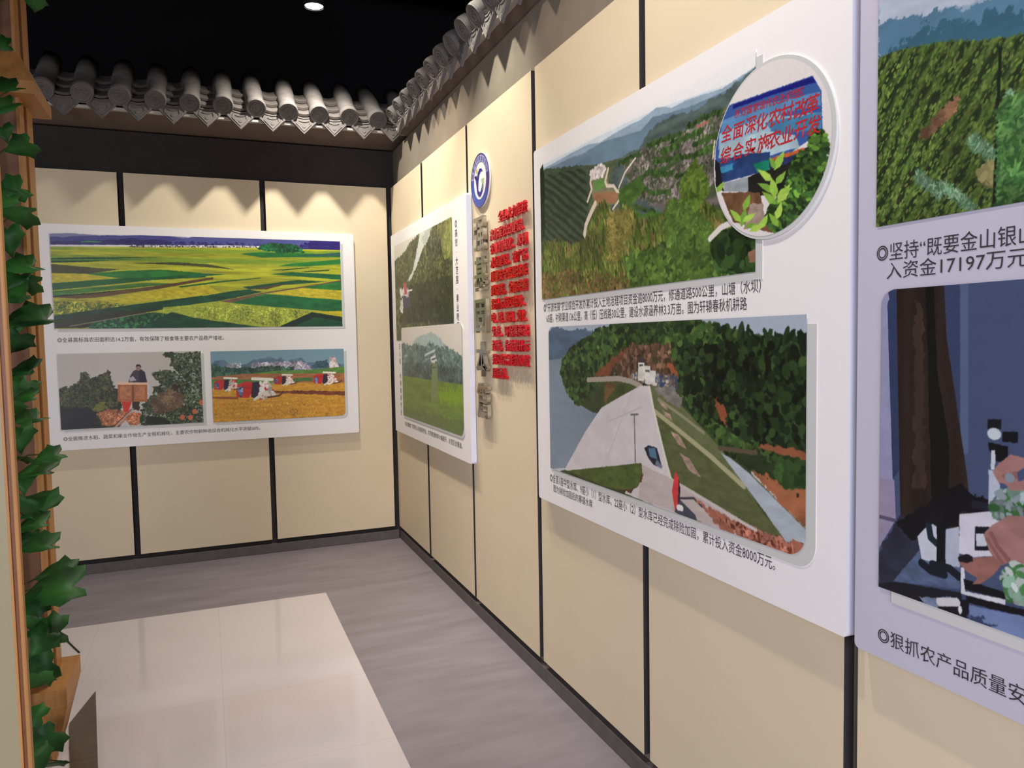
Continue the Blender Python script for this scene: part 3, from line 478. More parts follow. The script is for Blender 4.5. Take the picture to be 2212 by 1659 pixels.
  ('d',140,0.02,[(96,68,52),(128,96,76),(70,60,44)],0.6,0,3.2,[(0.359,0.289),(0.453,0.138),(0.603,0.128),(0.633,0.291),(0.481,0.316)]),
  ('p',(160,92,62),0.012,0.12,(30,30),[(0.596,0.216),(0.621,0.223),(0.639,0.299),(0.609,0.267)]),
  ('p',(150,84,56),0.016,0.12,(30,30),[(0.762,0.382),(0.792,0.408),(0.797,0.501),(0.777,0.474)]),
  ('p',(72,84,46),0.008,0.25,(30,30),[(0.325,0.333),(0.452,0.329),(0.481,0.363),(0.316,0.498)]),
  ('p',(110,84,54),0.012,0.2,(30,30),[(0.325,0.343),(0.391,0.355),(0.324,0.486)]),
  ('l',(170,160,146),0.012,[(0.237,0.347),(0.391,0.322),(0.452,0.333),(0.495,0.356)]),
  ('d',90,0.012,[(180,170,160),(120,110,100),(70,90,130)],0.7,0,3.2,[(0.452,0.3),(0.496,0.277),(0.633,0.291),(0.633,0.343),(0.523,0.339)]),
  ('p',(226,224,214),0.002,0.12,(30,30),[(0.482,0.222),(0.507,0.221),(0.506,0.323),(0.481,0.325)]),
  ('p',(226,224,214),0.002,0.12,(30,30),[(0.505,0.239),(0.532,0.238),(0.532,0.311),(0.504,0.314)]),
  ('p',(226,224,214),0.002,0.12,(30,30),[(0.51,0.285),(0.551,0.281),(0.551,0.336),(0.51,0.341)]),
  ('p',(226,224,214),0.002,0.12,(30,30),[(0.529,0.265),(0.554,0.263),(0.554,0.29),(0.529,0.293)]),
  ('p',(70,60,70),0.002,0.12,(30,30),[(0.482,0.203),(0.51,0.202),(0.51,0.222),(0.482,0.224)]),
  ('p',(92,96,100),0.001,0.12,(30,30),[(0.486,0.233),(0.503,0.232),(0.503,0.243),(0.486,0.244)]),
  ('p',(110,104,96),0.001,0.12,(30,30),[(0.51,0.262),(0.529,0.261),(0.529,0.272),(0.51,0.274)]),
  ('p',(104,112,74),0.003,0.12,(40,40),[(0.51,0.35),(0.564,0.343),(0.651,0.435),(0.782,0.616),(0.855,0.767),(0.938,0.954),(0.954,0.952),(0.831,0.933),(0.644,0.843),(0.607,0.814),(0.576,0.628)]),
  ('p',(92,100,62),0.003,0.14,(50,50),[(0.523,0.367),(0.55,0.472),(0.735,0.664),(0.85,0.777),(0.958,0.956),(0.831,0.933),(0.644,0.843),(0.607,0.814),(0.55,0.545)]),
  ('p',(128,122,116),0.012,0.25,(40,40),[(0.544,0.355),(0.615,0.337),(0.651,0.4),(0.645,0.453),(0.564,0.388)]),
  ('l',(176,172,132),0.01,[(0.543,0.478),(0.65,0.572),(0.746,0.66),(0.845,0.764)]),
  ('l',(150,148,116),0.006,[(0.563,0.415),(0.651,0.486),(0.724,0.552)]),
  ('p',(172,146,130),0.006,0.3,(60,60),[(0.608,0.575),(0.638,0.584),(0.668,0.652),(0.638,0.636)]),
  ('p',(172,146,130),0.006,0.3,(60,60),[(0.641,0.678),(0.674,0.693),(0.716,0.778),(0.673,0.753)]),
  ('p',(172,146,130),0.006,0.3,(60,60),[(0.563,0.424),(0.589,0.437),(0.602,0.47),(0.573,0.449)]),
  ('p',(172,146,130),0.006,0.3,(60,60),[(0.576,0.466),(0.608,0.487),(0.617,0.52),(0.589,0.5)]),
  ('p',(214,208,208),0.002,0.05,(24,16),[(0.488,0.353),(0.523,0.348),(0.543,0.473),(0.575,0.655),(0.613,0.82),(0.644,0.834),(0.631,1.006),(0.417,0.989),(0.493,0.784),(0.113,0.974),(0.092,0.976),(0.215,0.69),(0.307,0.51),(0.406,0.422)]),
  ('l',(196,190,190),0.003,[(0.348,0.583),(0.495,0.469)]),
  ('l',(202,196,197),0.003,[(0.452,0.396),(0.338,0.799)]),
  ('l',(226,222,206),0.008,[(0.527,0.357),(0.543,0.473),(0.575,0.655),(0.607,0.823)]),
  ('p',(196,184,178),0.004,0.06,(30,30),[(0.493,0.794),(0.607,0.823),(0.644,0.834),(0.846,0.925),(0.855,1.004),(0.477,0.991)]),
  ('p',(82,98,48),0.006,0.25,(40,30),[(0.113,0.974),(0.493,0.784),(0.496,0.849),(0.478,0.923),(0.433,0.972),(0.32,0.992)]),
  ('p',(84,56,40),0.008,0.12,(30,30),[(0.478,0.923),(0.496,0.84),(0.496,0.878),(0.448,0.97),(0.386,0.989)]),
  ('l',(120,116,120),0.004,[(0.463,0.522),(0.466,0.789)]),
  ('l',(120,116,120),0.004,[(0.448,0.523),(0.479,0.514)]),
  ('p',(34,44,58),0.004,0.15,(30,30),[(0.504,0.696),(0.522,0.676),(0.556,0.679),(0.572,0.756),(0.575,0.782),(0.542,0.776),(0.521,0.746)]),
  ('p',(84,122,146),0.003,0.12,(30,30),[(0.522,0.69),(0.549,0.682),(0.557,0.743),(0.527,0.735)]),
  ('p',(120,126,146),0.004,0.12,(30,30),[(0.555,0.743),(0.578,0.771),(0.572,0.787),(0.548,0.773)]),
  ('p',(214,64,66),0.002,0.08,(30,30),[(0.613,0.891),(0.626,0.776),(0.638,0.81),(0.64,0.94),(0.625,0.992)]),
  ('p',(44,44,58),0.001,0.12,(30,30),[(0.638,0.81),(0.644,0.851),(0.642,0.948),(0.634,0.961)]),
  ('l',(60,60,66),0.004,[(0.642,0.913),(0.69,0.89),(0.718,0.919)]),
  ('p',(70,72,88),0.004,0.1,(30,30),[(0.622,0.994),(0.643,0.921),(0.696,0.972),(0.702,0.999),(0.649,1.001)]),
  ('l',(236,234,230),0.012,[(0.636,0.964),(0.648,0.963)]),
  ('p',(166,104,84),0.012,0.22,(40,30),[(0.69,0.89),(0.756,0.916),(0.85,0.938),(0.962,0.947),(1.009,0.933),(1.009,1.022),(0.921,1.023),(0.772,0.998),(0.729,0.938)]),
  ('d',60,0.012,[(120,60,46),(190,126,104)],0.5,0,3.2,[(0.761,0.946),(0.954,0.945),(0.994,0.991),(0.878,1.006)]),
  ('l',(206,196,190),0.006,[(0.644,0.843),(0.729,0.88),(0.846,0.933),(0.878,0.945)]),
  ('p',(176,186,194),0.003,0.07,(30,30),[(0.777,0.633),(0.807,0.647),(0.859,0.697),(0.921,0.774),(1.009,0.885),(1.009,0.933),(0.954,0.952),(0.891,0.833),(0.822,0.712)]),
  ('l',(206,200,190),0.006,[(0.868,0.693),(1.008,0.871)]),
  ('p',(158,100,68),0.012,0.2,(24,20),[(0.868,0.678),(0.921,0.651),(1.008,0.693),(1.008,0.871),(0.938,0.795),(0.877,0.705)]),
  ('p',(60,44,36),0.004,0.12,(30,30),[(0.978,0.734),(0.985,0.731),(0.985,0.748),(0.978,0.752)]),
  ('p',(44,58,34),0.015,0.3,(30,30),[(0.807,0.6),(0.877,0.585),(0.921,0.622),(1.008,0.611),(1.008,0.693),(0.954,0.702),(0.859,0.682)]),
  ('d',160,0.022,[(62,92,46),(44,70,36)],0.7,0,3.2,[(0.929,0.669),(0.941,0.607),(1.008,0.604),(1.008,0.686),(0.954,0.702)]),
  ('p',(150,92,64),0.008,0.15,(30,30),[(0.886,0.553),(0.961,0.551),(1.007,0.557),(1.008,0.591),(0.962,0.586),(0.886,0.575)]),
  ('l',(96,84,66),0.008,[(0.772,0.611),(0.877,0.6)]),
 ],
 'sprayer': [
  ('g',(226,220,208),(214,214,200)),
  ('p',(66,74,44),0.02,0.3,(16,22),[(-0.092,0.17),(0.014,0.159),(0.212,0.123),(0.336,0.048),(0.506,0.006),(0.611,-0.006),(0.803,0.008),(1.094,0.022),(1.058,1.074),(-0.146,1.088)]),
  ('d',1500,0.022,[(84,92,54),(56,62,40),(104,110,62),(46,52,34),(76,88,44)],0.7,0,3.2,[(-0.092,0.17),(0.014,0.159),(0.212,0.123),(0.336,0.048),(0.506,0.006),(0.611,-0.006),(0.803,0.008),(1.094,0.022),(1.058,1.074),(-0.146,1.088)]),
  ('d',260,0.026,[(110,120,56),(128,134,68)],0.6,0,3.2,[(0.802,0.021),(1.016,0.01),(1.026,0.292),(0.901,0.314)]),
  ('d',500,0.026,[(40,46,30),(52,58,36)],0.7,0,3.2,[(0.316,0.457),(0.999,0.482),(1.026,0.853),(0.079,0.801)]),
  ('p',(206,212,204),0.012,0.06,(30,30),[(0.264,0.412),(0.366,0.318),(0.429,0.2),(0.52,-0.004),(0.71,-0.018),(0.683,0.054),(0.552,0.157),(0.438,0.302),(0.318,0.413)]),
  ('p',(180,188,180),0.02,0.06,(30,30),[(0.53,0.068),(0.662,-0.019),(0.722,-0.002),(0.604,0.142)]),
  ('p',(70,64,92),0.01,0.2,(30,30),[(0.12,0.53),(0.311,0.546),(0.305,0.664),(0.15,0.681)]),
  ('d',20,0.03,[(224,218,214),(206,200,196)],0.5,0,3.2,[(0.097,0.472),(0.284,0.497),(0.296,0.559),(0.11,0.537)]),
  ('d',14,0.03,[(214,208,200)],0.5,0,3.2,[(0.097,0.582),(0.155,0.588),(0.149,0.712),(0.098,0.692)]),
  ('p',(196,74,92),0.004,0.12,(30,30),[(0.181,0.415),(0.233,0.415),(0.245,0.538),(0.196,0.539)]),
  ('l',(226,224,216),0.008,[(0.253,0.508),(0.348,0.506)]),
 ],
 'drone': [
  ('g',(222,216,204),(206,206,196)),
  ('p',(168,190,186),0.01,0.06,(30,30),[(0.173,0.233),(0.295,0.12),(0.433,0.091),(0.561,0.064),(0.701,0.126),(0.808,0.225),(0.989,0.289),(0.987,0.356),(0.165,0.399)]),
  ('p',(92,116,112),0.02,0.15,(16,12),[(-0.014,0.201),(0.051,0.184),(0.174,0.217),(0.292,0.184),(0.374,0.199),(0.453,0.23),(0.532,0.169),(0.605,0.198),(0.697,0.227),(0.766,0.198),(0.85,0.239),(0.911,0.265),(1.007,0.302),(1.0,0.54),(-0.034,0.584)]),
  ('d',400,0.03,[(104,128,124),(80,104,100),(114,136,128)],0.35,1.5,3.2,[(-0.014,0.201),(0.051,0.184),(0.174,0.217),(0.292,0.184),(0.374,0.199),(0.453,0.23),(0.532,0.169),(0.605,0.198),(0.697,0.227),(0.766,0.198),(0.85,0.239),(0.911,0.265),(1.007,0.302),(1.0,0.54),(-0.034,0.584)]),
  ('d',260,0.03,[(76,96,92),(66,88,84)],0.6,0,3.2,[(0.04,0.406),(0.985,0.409),(0.981,0.529),(0.033,0.561)]),
  ('p',(108,136,52),0.004,0.14,(10,24),[(-0.032,0.549),(0.247,0.542),(0.542,0.545),(1.019,0.538),(1.004,1.018),(-0.06,1.115)]),
  ('p',(96,118,58),0.05,0.1,(30,30),[(-0.05,0.902),(1.009,0.857),(1.004,1.018),(-0.06,1.115)]),
  ('p',(124,158,40),0.05,0.08,(30,30),[(0.636,0.624),(1.017,0.591),(1.013,0.724),(0.678,0.751)]),
  ('p',(122,140,92),0.02,0.05,(30,30),[(0.561,0.378),(0.645,0.374),(0.643,0.741),(0.534,0.758)]),
  ('l',(196,204,204),0.01,[(0.45,0.299),(0.615,0.246)]),
  ('l',(150,160,160),0.005,[(0.408,0.371),(0.526,0.327)]),
  ('p',(216,222,220),0.01,0.12,(30,30),[(0.539,0.319),(0.625,0.287),(0.642,0.352),(0.561,0.378)]),
  ('l',(70,80,84),0.006,[(0.563,0.341),(0.624,0.323)]),
  ('l',(90,100,100),0.006,[(0.534,0.425),(0.632,0.411)]),
 ],
 'forest': [
  ('g',(160,178,196),(120,150,170)),
  ('p',(176,186,204),0.01,0.05,(30,30),[(-0.005,-0.091),(0.24,0.144),(0.242,0.359),(0.004,0.261)]),
  ('p',(86,124,150),0.02,0.1,(10,14),[(-0.003,0.249),(0.069,0.285),(0.147,0.329),(0.242,0.369),(0.728,0.708),(0.733,0.989),(-0.002,0.376)]),
  ('p',(60,102,122),0.03,0.12,(12,12),[(-0.002,0.376),(0.093,0.347),(0.172,0.381),(0.243,0.431),(0.73,0.792),(0.733,0.989),(-0.002,0.382)]),
  ('p',(74,92,44),0.006,0.25,(40,30),[(-0.002,0.379),(0.02,0.376),(0.07,0.393),(0.121,0.419),(0.173,0.461),(0.243,0.498),(0.73,0.792),(0.737,1.188),(0.001,1.012)]),
  ('d',5200,0.0085,[(84,108,50),(66,88,42),(98,116,56),(56,72,38),(76,102,46)],0.5,-0.9,0.8,[(-0.002,0.379),(0.02,0.376),(0.07,0.393),(0.121,0.419),(0.173,0.461),(0.243,0.498),(0.73,0.792),(0.737,1.188),(0.001,1.012)]),
  ('r',(34,42,28),0.82,40,-0.95,0.16,[(-0.002,0.379),(0.02,0.376),(0.07,0.393),(0.121,0.419),(0.173,0.461),(0.243,0.498),(0.73,0.792),(0.737,1.188),(0.001,1.012)]),
  ('d',1500,0.007,[(92,116,54),(76,102,46),(104,120,60)],0.5,-0.9,0.8,[(-0.002,0.379),(0.02,0.376),(0.07,0.393),(0.121,0.419),(0.173,0.461),(0.243,0.498),(0.73,0.792),(0.737,1.188),(0.001,1.012)]),
  ('d',60,0.012,[(136,100,76),(124,92,70)],0.3,-0.9,3.2,[(0.078,0.704),(0.112,0.642),(0.139,0.615),(0.134,0.657),(0.084,0.719)]),
  ('d',40,0.018,[(170,160,110),(150,146,96)],0.6,0,3.2,[(0.172,0.883),(0.201,0.832),(0.22,0.831),(0.216,0.915),(0.192,0.925)]),
  ('l',(28,36,28),0.004,[(0.199,0.507),(0.197,0.678),(0.196,0.84),(0.194,0.998)]),
  ('l',(40,56,36),0.003,[(0.197,0.862),(0.238,0.826)]),
  ('d',70,0.014,[(140,170,140),(110,146,112),(80,120,84)],0.15,0.9,3.2,[(0.161,0.753),(0.193,0.822),(0.194,0.85),(0.156,0.779)]),
  ('d',70,0.014,[(140,170,140),(110,146,112),(80,120,84)],0.15,0.9,3.2,[(0.076,0.823),(0.114,0.913),(0.114,0.942),(0.07,0.851)]),
  ('d',70,0.014,[(140,170,140),(110,146,112),(80,120,84)],0.15,0.9,3.2,[(0.113,0.877),(0.168,0.982),(0.168,1.01),(0.108,0.904)]),
  ('d',70,0.014,[(140,170,140),(110,146,112),(80,120,84)],0.15,0.9,3.2,[(0.213,0.646),(0.214,0.759),(0.214,0.786),(0.209,0.67)]),
  ('d',500,0.014,[(70,112,60),(52,88,48),(88,128,70)],0.3,0.9,3.2,[(0.199,0.679),(0.245,0.659),(0.248,0.998),(0.2,0.995)]),
 ],
 'lab': [
  ('g',(70,82,112),(60,72,104)),
  ('p',(72,84,116),0.0,0.04,(6,6),[(-0.079,-0.087),(0.649,-0.046),(0.663,0.683),(-0.074,0.997)]),
  ('p',(58,68,100),0.01,0.03,(30,30),[(0.11,-0.051),(0.138,-0.046),(0.144,0.512),(0.115,0.484)]),
  ('l',(86,100,132),0.012,[(0.142,-0.01),(0.147,0.493)]),
  ('p',(150,150,182),0.001,0.04,(30,30),[(-0.011,-0.015),(0.01,-0.012),(0.016,0.276),(0.026,0.623),(-0.006,0.715)]),
  ('p',(52,64,98),0.002,0.06,(30,30),[(0.009,-0.012),(0.027,-0.01),(0.04,0.58),(0.025,0.624)]),
  ('p',(46,36,32),0.002,0.25,(40,3),[(0.027,-0.017),(0.11,-0.005),(0.116,0.162),(0.133,0.355),(0.153,0.579),(0.162,0.752),(0.126,0.842),(0.042,0.85)]),
  ('p',(24,22,22),0.006,0.2,(30,30),[(0.079,-0.01),(0.093,-0.007),(0.102,0.27),(0.123,0.482),(0.125,0.77),(0.098,0.783)]),
  ('p',(60,46,40),0.01,0.2,(40,3),[(0.06,0.05),(0.076,0.052),(0.085,0.64),(0.064,0.648)]),
  ('p',(148,140,166),0.001,0.05,(30,30),[(-0.004,0.629),(0.028,0.625),(0.032,0.755),(0.0,0.865),(-0.002,0.867)]),
  ('l',(90,84,110),0.006,[(-0.002,0.759),(0.031,0.758)]),
  ('p',(46,48,64),0.01,0.2,(30,30),[(-0.001,0.871),(0.038,0.743),(0.079,0.717),(0.089,0.801),(0.045,0.953),(-0.002,0.996)]),
  ('p',(22,22,28),0.01,0.25,(30,30),[(0.033,0.764),(0.097,0.664),(0.14,0.596),(0.185,0.629),(0.186,0.678),(0.141,0.685),(0.139,0.733),(0.089,0.748),(0.065,0.813)]),
  ('p',(84,100,130),0.006,0.2,(60,60),[(0.045,0.916),(0.075,0.835),(0.145,0.849),(0.145,0.917),(0.027,0.964)]),
  ('p',(26,28,36),0.004,0.2,(30,30),[(-0.002,0.991),(0.03,0.963),(0.146,0.926),(0.151,1.025),(0.066,1.004),(-0.003,1.002)]),
  ('p',(196,200,214),0.003,0.06,(30,30),[(0.072,0.792),(0.089,0.748),(0.098,0.739),(0.112,0.754),(0.116,0.857),(0.08,0.86)]),
  ('p',(176,184,202),0.002,0.05,(30,30),[(0.115,0.749),(0.141,0.727),(0.143,0.851),(0.116,0.857)]),
  ('p',(206,206,218),0.002,0.05,(30,30),[(0.141,0.689),(0.187,0.661),(0.202,0.687),(0.203,0.784),(0.179,0.797),(0.166,0.808),(0.142,0.808)]),
  ('p',(24,26,34),0.002,0.12,(30,30),[(0.165,0.716),(0.19,0.705),(0.191,0.774),(0.166,0.787)]),
  ('p',(190,196,208),0.002,0.12,(30,30),[(0.167,0.736),(0.184,0.728),(0.184,0.765),(0.168,0.773)]),
  ('l',(26,44,52),0.01,[(0.091,0.747),(0.095,0.785),(0.113,0.806)]),
  ('l',(20,24,30),0.014,[(0.112,0.745),(0.113,0.885)]),
  ('l',(24,30,40),0.012,[(0.08,0.873),(0.095,0.887),(0.118,0.887),(0.099,0.867),(0.127,0.864),(0.143,0.88)]),
  ('p',(210,212,220),0.002,0.05,(30,30),[(0.145,0.849),(0.151,0.846),(0.152,0.918),(0.212,0.904),(0.212,0.92),(0.146,0.93)]),
  ('p',(20,20,26),0.002,0.12,(30,30),[(0.149,0.881),(0.212,0.884),(0.212,0.904),(0.152,0.913)]),
  ('p',(18,18,24),0.004,0.12,(30,30),[(0.154,0.929),(0.239,0.917),(0.239,0.937),(0.155,0.95)]),
  ('p',(120,136,164),0.01,0.2,(30,30),[(0.076,0.989),(0.141,0.954),(0.142,1.006),(0.1,1.017)]),
  ('p',(22,22,30),0.008,0.12,(30,30),[(0.112,0.987),(0.157,0.932),(0.155,1.022),(0.115,1.016)]),
  ('l',(206,206,212),0.012,[(0.112,0.978),(0.139,0.96)]),
  ('e',(220,222,226),0.145,0.98,0.003,0.013,0),
  ('p',(110,128,168),0.004,0.12,(20,20),[(0.159,0.956),(0.662,0.822),(0.667,1.063),(0.16,1.044)]),
  ('p',(56,66,100),0.02,0.1,(30,30),[(0.159,0.977),(0.201,0.989),(0.181,1.02),(0.159,1.006)]),
  ('p',(28,30,36),0.001,0.12,(30,30),[(0.181,0.395),(0.201,0.391),(0.201,0.419),(0.181,0.423)]),
  ('e',(196,206,214),0.191,0.435,0.01,0.017,0),
  ('p',(22,22,28),0.003,0.12,(30,30),[(0.203,0.426),(0.224,0.422),(0.224,0.453),(0.203,0.454)]),
  ('p',(20,22,26),0.004,0.12,(30,30),[(0.183,0.461),(0.211,0.466),(0.21,0.512),(0.194,0.513),(0.184,0.483)]),
  ('p',(200,206,216),0.002,0.12,(30,30),[(0.187,0.483),(0.193,0.481),(0.193,0.537),(0.187,0.539)]),
  ('p',(182,190,206),0.002,0.06,(30,30),[(0.184,0.54),(0.198,0.543),(0.201,0.591),(0.185,0.646)]),
  ('p',(34,34,46),0.004,0.12,(30,30),[(0.16,0.639),(0.185,0.637),(0.185,0.662),(0.16,0.664)]),
  ('p',(96,140,104),0.01,0.4,(40,40),[(0.189,0.644),(0.201,0.591),(0.253,0.564),(0.254,0.655),(0.213,0.67),(0.19,0.684)]),
  ('d',60,0.016,[(110,140,124),(62,112,64),(150,166,170)],0.6,0,3.2,[(0.191,0.643),(0.203,0.598),(0.253,0.571),(0.254,0.648),(0.198,0.677)]),
  ('p',(160,118,112),0.003,0.1,(30,30),[(0.19,0.546),(0.198,0.519),(0.215,0.487),(0.234,0.493),(0.235,0.516),(0.223,0.535),(0.226,0.562),(0.235,0.551),(0.235,0.582),(0.216,0.589),(0.208,0.572),(0.199,0.572)]),
  ('p',(140,96,92),0.006,0.12,(30,30),[(0.202,0.55),(0.223,0.531),(0.225,0.55),(0.21,0.567)]),
  ('e',(130,146,156),0.214,0.554,0.007,0.014,0),
  ('p',(160,118,112),0.003,0.1,(30,30),[(0.178,0.731),(0.19,0.701),(0.213,0.662),(0.24,0.654),(0.658,0.583),(0.661,0.75),(0.238,0.792),(0.219,0.791),(0.203,0.812),(0.187,0.776)]),
  ('l',(136,92,88),0.006,[(0.19,0.725),(0.199,0.757),(0.217,0.792)]),
  ('l',(140,96,92),0.005,[(0.184,0.744),(0.195,0.772),(0.207,0.802)]),
  ('p',(150,104,96),0.003,0.12,(30,30),[(0.142,0.838),(0.153,0.823),(0.17,0.805),(0.195,0.788),(0.205,0.807),(0.195,0.841),(0.175,0.882),(0.163,0.89),(0.171,0.868),(0.154,0.857)]),
  ('p',(30,26,32),0.004,0.12,(30,30),[(0.14,0.822),(0.153,0.802),(0.162,0.806),(0.164,0.821),(0.153,0.832),(0.142,0.834)]),
  ('p',(84,130,84),0.01,0.4,(40,40),[(0.209,0.829),(0.222,0.789),(0.241,0.794),(0.243,0.903),(0.216,0.897)]),
  ('d',50,0.02,[(120,150,132),(60,104,60),(160,172,168)],0.6,0,3.2,[(0.211,0.835),(0.224,0.796),(0.241,0.802),(0.242,0.895),(0.218,0.892)]),
 ],
}

rng = np.random.default_rng(7)
def vnoise(U, V, fx, fy, seed, octv=3):
    out = np.zeros_like(U); amp = 1.0; tot = 0
    for k in range(octv):
        g = np.random.default_rng(seed * 31 + k).random((64, 64)).astype(np.float32)
        x = U * fx; y = V * fy; xi = np.floor(x).astype(int); yi = np.floor(y).astype(int); tx = x - xi; ty = y - yi
        tx = tx * tx * (3 - 2 * tx); ty = ty * ty * (3 - 2 * ty)
        a = g[yi % 64, xi % 64]; b = g[yi % 64, (xi + 1) % 64]; c = g[(yi + 1) % 64, xi % 64]; d = g[(yi + 1) % 64, (xi + 1) % 64]
        out += amp * ((a * (1 - tx) + b * tx) * (1 - ty) + (c * (1 - tx) + d * tx) * ty); tot += amp; amp *= 0.55; fx *= 2.1; fy *= 2.1
    return out / tot - 0.5
def inside(pts, U, V):
    m = np.zeros(U.shape, bool); n = len(pts)
    for i in range(n):
        (x0, y0), (x1, y1) = pts[i], pts[(i + 1) % n]
        if y0 == y1: continue
        c = ((y0 <= V) & (V < y1)) | ((y1 <= V) & (V < y0))
        m ^= c & (U < x0 + (V - y0) * (x1 - x0) / (y1 - y0))
    return m
DN, DS = 3.2, 0.52
def paint(ops, w, h, aspect, scale=1.0, gam=1.0):
    cu_ = lambda q: max(0.0, q) ** (1 / gam) * w      # column index of a horizontal position
    # returns (h, w, 3) sRGB 0..1; u runs to the right, v runs down
    u = ((np.arange(w) + 0.5) / w) ** gam; v = (np.arange(h) + 0.5) / h
    U, V = np.meshgrid(u.astype(np.float32), v.astype(np.float32)); im = np.zeros((h, w, 3), np.float32)
    R = np.random.default_rng(11); seed = 1
    for op in ops:
        seed += 1; k = op[0]
        if k == 'g':
            a, b = np.array(op[1], np.float32), np.array(op[2], np.float32); im[:] = a + (b - a) * V[..., None]
        elif k == 'p':
            _, col, jit, var, f, pts = op; jit = jit * 0.3 if jit < 0.0065 else jit * 0.85
            us = [p[0] for p in pts]; vs = [p[1] for p in pts]; mg = jit * 1.2 + 0.003
            j0, j1 = max(0, int(cu_(min(us) - mg))), min(w, int(cu_(max(us) + mg)) + 2); i0, i1 = max(0, int((min(vs) - mg * aspect) * h)), min(h, int((max(vs) + mg * aspect) * h) + 2)
            if j1 <= j0 or i1 <= i0: continue
            u_, v_ = U[i0:i1, j0:j1], V[i0:i1, j0:j1]; uu, vv = u_, v_
            if jit > 0:
                uu = u_ + jit * 2 * vnoise(u_ * aspect, v_, 38, 38, seed, 4); vv = v_ + jit * aspect * 2 * vnoise(u_ * aspect, v_, 38, 38, seed + 500, 4)
            m = inside(pts, uu, vv)
            if not m.any(): continue
            c = np.array(col, np.float32)[None, None] * (1 + var * 2.2 * vnoise(u_, v_, f[0], f[1], seed + 90, 4))[..., None]
            sub = im[i0:i1, j0:j1]; sub[m] = c[m]
        elif k == 'l':
            _, col, wd, pts = op
            for (x0, y0), (x1, y1) in zip(pts[:-1], pts[1:]):
                ax, ay, bx, by = x0 * aspect, y0, x1 * aspect, y1; dx, dy = bx - ax, by - ay; L2 = dx * dx + dy * dy + 1e-9
                t = np.clip(((U * aspect - ax) * dx + (V - ay) * dy) / L2, 0, 1)
                d = np.hypot(U * aspect - ax - t * dx, V - ay - t * dy); m = d < wd * aspect / 2 + 0.3 / h
                im[m] = col
        elif k == 'e':
            _, col, cu, cv, ru, rv, jit = op
            m = ((U - cu) / ru) ** 2 + ((V - cv) / rv) ** 2 < 1 + jit * 4 * vnoise(U, V, 30, 30, seed, 2); im[m] = col
        elif k == 'd':
            _, n, size, cols, asp, ang, spread, pts = op
            us = [p[0] for p in pts]; vs = [p[1] for p in pts]
            lo = (max(-0.02, min(us)), max(-0.02, min(vs))); hi = (min(1.02, max(us)), min(1.02, max(vs)))
            if hi[0] <= lo[0] or hi[1] <= lo[1]: continue
            area = max(1e-4, (max(us) - min(us)) * (max(vs) - min(vs))); n = int(n * DN * min(1.0, (hi[0] - lo[0]) * (hi[1] - lo[1]) / area) + 1)
            X = R.uniform(lo[0], hi[0], n * 4).astype(np.float32); Y = R.uniform(lo[1], hi[1], n * 4).astype(np.float32); ok = inside(pts, X, Y); X, Y = X[ok][:n], Y[ok][:n]; LF = 1 + 0.9 * vnoise(X * aspect, Y, 9, 9, seed + 7, 3)
            for x, y, lf in zip(X, Y, LF):
                r = size * DS * R.uniform(0.5, 1.2); a = ang + R.uniform(-0.5, 0.5) * spread * (1 if spread else 0); c = np.array(cols[R.integers(len(cols))], np.float32) * R.uniform(0.84, 1.16) * lf
                i0, i1 = int((y - r * aspect) * h), int((y + r * aspect) * h) + 2; j0, j1 = int(cu_(x - r)), int(cu_(x + r)) + 2
                i0, j0 = max(i0, 0), max(j0, 0); i1, j1 = min(i1, h), min(j1, w)
                if i1 <= i0 or j1 <= j0: continue
                du = U[i0:i1, j0:j1] - x; dv = (V[i0:i1, j0:j1] - y) / aspect; ca, sa = math.cos(a), math.sin(a)
                p = du * ca + dv * sa; q = -du * sa + dv * ca; m = (p / r) ** 2 + (q / (r * asp)) ** 2 < 1
                im[i0:i1, j0:j1][m] = c
        elif k == 'r':
            _, col, amt, fr, ang, wav, pts = op
            m = inside(pts, U, V); ca, sa = math.cos(ang), math.sin(ang)
            ph = (V / aspect * ca - U * sa) * fr * 2 * math.pi + wav * 26 * vnoise(U, V, 5, 5, seed, 3)
            t = np.clip(0.5 + 0.9 * np.sin(ph) + 1.5 * vnoise(U, V, 40, 40, seed + 3, 2), 0, 1) * amt
            im[m] = im[m] * (1 - t[m][:, None]) + np.array(col, np.float32) * t[m][:, None]
    im *= (1 + 0.045 * vnoise(U * aspect, V, 90, 90, 77, 3))[..., None]   # slight grain and softness of a real print
    p = np.pad(im, ((1, 1), (1, 1), (0, 0)), mode='edge'); im = (im * 2 + p[:-2, 1:-1] + p[2:, 1:-1] + p[1:-1, :-2] + p[1:-1, 2:]) / 6
    return np.clip(im / 255.0 * scale, 0, 1)
def print_material(name, rough=0.4):
    m = bpy.data.materials.new(name); m.use_nodes = True; nt = m.node_tree; b = nt.nodes['Principled BSDF']
    at = nt.nodes.new('ShaderNodeAttribute'); at.attribute_name = 'ink'; nt.links.new(at.outputs['Color'], b.inputs['Base Color'])
    b.inputs['Roughness'].default_value = rough; b.inputs['Specular IOR Level'].default_value = 0.35
    return m
M['print'] = print_material('printed_ink')
